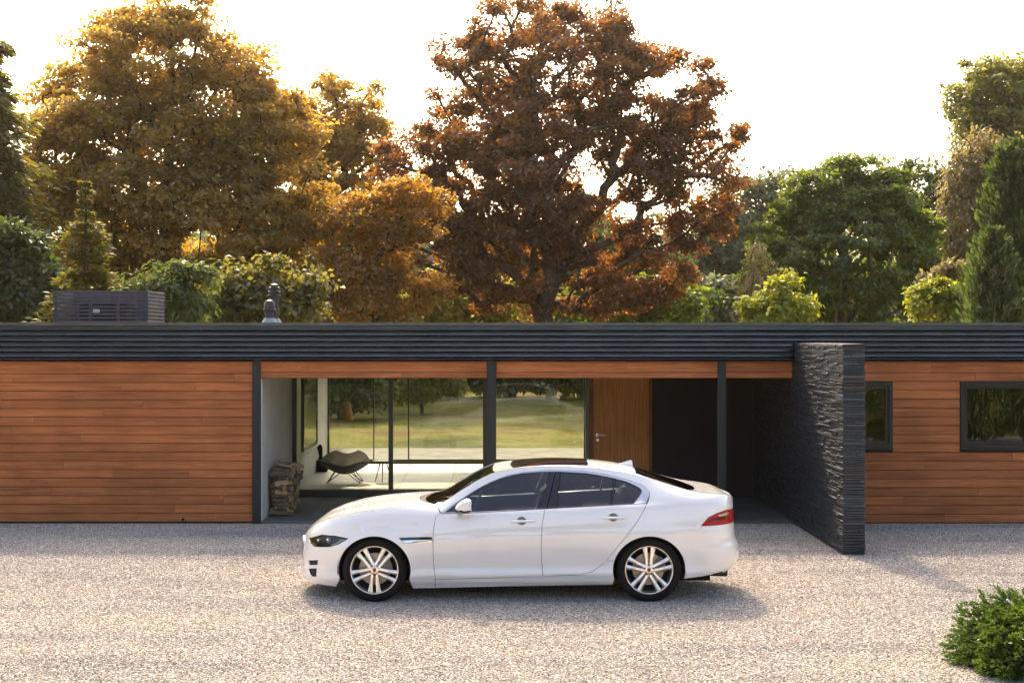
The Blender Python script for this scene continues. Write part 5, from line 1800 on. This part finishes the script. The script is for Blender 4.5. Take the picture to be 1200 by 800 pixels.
# underside, wheel housings, exhaust
MB().box(-1.85, 2.25, YC - 0.66, YC + 0.66, 0.19, 0.34).build('underbody', 'black', car)
MB().box(-0.83, 1.18, YC - 0.80, YC + 0.80, 0.175, 0.30).build('floor_pan', 'black', car)
for W in (WF, WR):
    for side in (1, -1):
        k = 28
        v, f = [], []
        for i in range(k):
            a = R(-8 + 196 * i / (k - 1))
            for y in (0.868, 0.52):
                v.append((W[0] + 0.385 * math.cos(a), YC - side * y, W[1] + 0.368 * math.sin(a)))
        for i in range(k - 1):
            f.append((2 * i, 2 * i + 1, 2 * i + 3, 2 * i + 2))
        c0 = len(v)
        v.append((W[0], YC - side * 0.52, W[1]))
        for i in range(k - 1):
            f.append((2 * i + 1, c0, 2 * i + 3))
        MB().add(v, f).build('wheel_housing', 'black', car)
for side in (1, -1):
    (xa, za) = 2.425, 0.268
    MB().tube([(xa - 0.16, YC - side * 0.60, za), (xa + 0.01, YC - side * 0.60, za - 0.002)], [0.040, 0.043], k=16).build('exhaust_tip', 'gloss_black', car, smooth=True, angle=50)
MB().box(1.90, 2.12, YC - 0.60, YC + 0.60, 0.245, 0.31).build('rear_diffuser', 'black', car)

# ---- inside
def cushion(x0, x1, y0, y1, z0, z1, lean, name, c=0.05):
    b_ = MB().cham(x0, x1, y0, y1, z0, z1, c)
    b_.v = [(p[0] + lean * (p[2] - z0), p[1], p[2]) for p in b_.v]
    return b_.build(name, 'seat', car)
for side in (1, -1):
    yc = YC - side * 0.37
    cushion(-0.05, 0.45, yc - 0.25, yc + 0.25, 0.35, 0.55, 0.0, 'seat')
    cushion(0.36, 0.50, yc - 0.24, yc + 0.24, 0.55, 1.08, 0.30, 'backrest')
    cushion(0.55, 0.64, yc - 0.13, yc + 0.13, 1.10, 1.26, 0.15, 'headrest', 0.03)
    cushion(1.44, 1.52, yc - 0.12, yc + 0.12, 1.06, 1.19, 0.2, 'headrest', 0.03)
cushion(0.85, 1.35, YC - 0.62, YC + 0.62, 0.35, 0.56, 0.0, 'rear_seat')
cushion(1.24, 1.40, YC - 0.62, YC + 0.62, 0.56, 1.06, 0.25, 'rear_backrest')
cushion(-0.75, -0.30, YC - 0.66, YC + 0.66, 0.60, 0.90, 0.1, 'dashboard', 0.06)
MB().box(1.45, 2.1, YC - 0.60, YC + 0.60, 0.95, 1.0).build('parcel_shelf', 'seat', car)
sw_c = Vector((-0.20, YC - 0.37, 0.93))
ring = [sw_c + Vector((0.06 * math.sin(a), 0.18 * math.cos(a), 0.165 * math.sin(a))) for a in np.linspace(0, 2 * math.pi, 25)]
MB().tube(ring, 0.014, k=6, cap=False).build('steering_wheel', 'seat', car, smooth=True)

# ---- wheels
def wheel(cx, cz, side, a0):
    """tyre, rim with five pairs of spokes, brake disc, cap and nuts; written facing the camera then mirrored for the far side"""
    fy = lambda y: YC - side * y
    w = MB()
    prof = [(0.222, 0.70), (0.245, 0.690), (0.290, 0.684), (0.318, 0.700), (0.3275, 0.720), (0.3305, 0.745), (0.331, 0.79), (0.3305, 0.835), (0.3275, 0.862), (0.318, 0.882), (0.300, 0.894), (0.285, 0.8965), (0.268, 0.893), (0.256, 0.886), (0.250, 0.876), (0.247, 0.865)]
    k = 72
    v, f = [], []
    for (r, y) in prof:
        for j in range(k):
            a = 2 * math.pi * j / k
            v.append((cx + r * math.cos(a), fy(y), cz + r * math.sin(a)))
    for i in range(len(prof) - 1):
        for j in range(k):
            q = (i * k + j, i * k + (j + 1) % k, (i + 1) * k + (j + 1) % k, (i + 1) * k + j)
            f.append(q if side > 0 else q[::-1])
    wo_ = MB().add(v, f).build('wheel', 'rubber', car, smooth=True, angle=50)
    tread = MB()                                        # tread blocks
    for j in range(90):
        a = 2 * math.pi * j / 90
        d = 2 * math.pi / 90 * 0.34
        for (y0, y1, sk) in ((0.735, 0.785, 0.02), (0.795, 0.846, -0.02)):
            q = []
            for (aa, yy_) in ((a - d, y0), (a + d, y0), (a + d + sk, y1), (a - d + sk, y1)):
                q.append((aa, yy_))
            vv = [(cx + 0.3305 * math.cos(aa), fy(yy_), cz + 0.3305 * math.sin(aa)) for aa, yy_ in q] + [(cx + 0.3345 * math.cos(aa), fy(yy_), cz + 0.3345 * math.sin(aa)) for aa, yy_ in q]
            tread.add(vv, [(4, 5, 6, 7), (0, 1, 5, 4), (1, 2, 6, 5), (2, 3, 7, 6), (3, 0, 4, 7)])
    tag(tread.build('tread', 'rubber', wo_), kind='stuff')
    # rim barrel and lip
    rp = [(0.2505, 0.874), (0.2475, 0.8795), (0.243, 0.8795), (0.237, 0.874), (0.232, 0.862), (0.225, 0.84), (0.215, 0.80), (0.21, 0.72)]
    v, f = [], []
    for (r, y) in rp:
        for j in range(k):
            a = 2 * math.pi * j / k
            v.append((cx + r * math.cos(a), fy(y), cz + r * math.sin(a)))
    for i in range(len(rp) - 1):
        for j in range(k):
            q = (i * k + j, i * k + (j + 1) % k, (i + 1) * k + (j + 1) % k, (i + 1) * k + j)
            f.append(q[::-1] if side > 0 else q)
    rim = MB().add(v, f).build('rim', 'alloy', wo_, smooth=True, angle=40)
    # dark back plate, disc, caliper
    MB().lathe([(0.0, 0.0), (0.212, 0.0)], k=40, c=(cx, fy(0.735), cz), axis='y').build('back_plate', 'black', wo_)
    MB().lathe([(0.07, 0.0), (0.07, 0.02 * side), (0.165, 0.02 * side), (0.165, 0.0)], k=48, c=(cx, fy(0.765), cz), axis='y').build('brake_disc', 'disc', wo_)
    cal = MB()
    ca = R(20)
    for i in range(7):
        a = ca + R(-28 + 56 * i / 6)
        a2 = ca + R(-28 + 56 * (i + 1) / 6)
        if i < 6:
            q = [(0.115, a), (0.182, a), (0.182, a2), (0.115, a2)]
            vv = [(cx + r * math.cos(t), fy(0.79), cz + r * math.sin(t)) for r, t in q] + [(cx + r * math.cos(t), fy(0.82), cz + r * math.sin(t)) for r, t in q]
            cal.add(vv, [(4, 5, 6, 7), (0, 1, 5, 4), (1, 2, 6, 5), (2, 3, 7, 6), (3, 0, 4, 7)])
    cal.build('caliper', 'grey_plastic', wo_)
    # spokes: five pairs
    for i in range(5):
        for s_ in (-1, 1):
            a = a0 + 2 * math.pi * i / 5
            def pt(r, lat, y):
                return (cx + r * math.cos(a) - lat * math.sin(a), fy(y), cz + r * math.sin(a) + lat * math.cos(a))
            st = [(0.045, 0.022 * s_, 0.018, 0.861), (0.085, 0.0255 * s_, 0.0165, 0.861), (0.130, 0.0300 * s_, 0.0180, 0.863), (0.185, 0.0375 * s_, 0.0215, 0.866), (0.222, 0.0430 * s_, 0.0250, 0.868), (0.240, 0.0460 * s_, 0.0290, 0.870)]
            v, f = [], []
            for (r, lat, wdt, y) in st:
                for (dl, dy) in ((-wdt, -0.030), (-wdt, -0.008), (-wdt * 0.42, 0.0), (wdt * 0.42, 0.0), (wdt, -0.008), (wdt, -0.030)):
                    v.append(pt(r, lat + dl, y + dy))
            for q in range(len(st) - 1):
                for j in range(6):
                    g = (q * 6 + j, q * 6 + (j + 1) % 6, (q + 1) * 6 + (j + 1) % 6, (q + 1) * 6 + j)
                    f.append(g if side > 0 else g[::-1])
            MB().add(v, f).build('spoke', 'alloy', wo_, smooth=True, angle=35)
    MB().lathe([(0.0, 0.866), (0.030, 0.866), (0.052, 0.862), (0.066, 0.852), (0.070, 0.83)], k=40, c=(cx, YC, cz), axis='y').build('hub', 'alloy', wo_, smooth=True, angle=40) if side > 0 else \
        MB().lathe([(0.0, -0.866), (0.030, -0.866), (0.052, -0.862), (0.066, -0.852), (0.070, -0.83)], k=40, c=(cx, YC, cz), axis='y').build('hub', 'alloy', wo_, smooth=True, angle=40)
    for i in range(5):
        a = a0 + 2 * math.pi * i / 5
        MB().lathe([(0.0, 0.868 * side), (0.009, 0.868 * side), (0.0115, 0.8655 * side), (0.0115, 0.858 * side)], k=12, c=(cx + 0.050 * math.cos(a), YC, cz + 0.050 * math.sin(a)), axis='y').build('wheel_nut', 'gloss_black', wo_)
    MB().lathe([(0.0, 0.8715 * side), (0.018, 0.8715 * side), (0.0205, 0.865 * side)], k=24, c=(cx, YC, cz), axis='y').build('wheel_badge', 'emblem_red', wo_)
for side in (1, -1):
    wheel(WF[0], WF[1], side, R(-90))
    wheel(WR[0], WR[1], side, R(90))

# ================================================================== haze
def haze():
    m, n, l, out = new_mat('morning_haze')
    p = N(n, 'ShaderNodeVolumePrincipled')
    p.inputs['Color'].default_value = (1.0, 0.89, 0.70, 1)
    p.inputs['Density'].default_value = 0.00018
    p.inputs['Anisotropy'].default_value = 0.86
    l.new(p.outputs[0], out.inputs['Volume'])
    o = MB().box(-75, 75, -60, 135, -1.2, 22).build('haze', m)
    tag(o, kind='stuff')
haze()
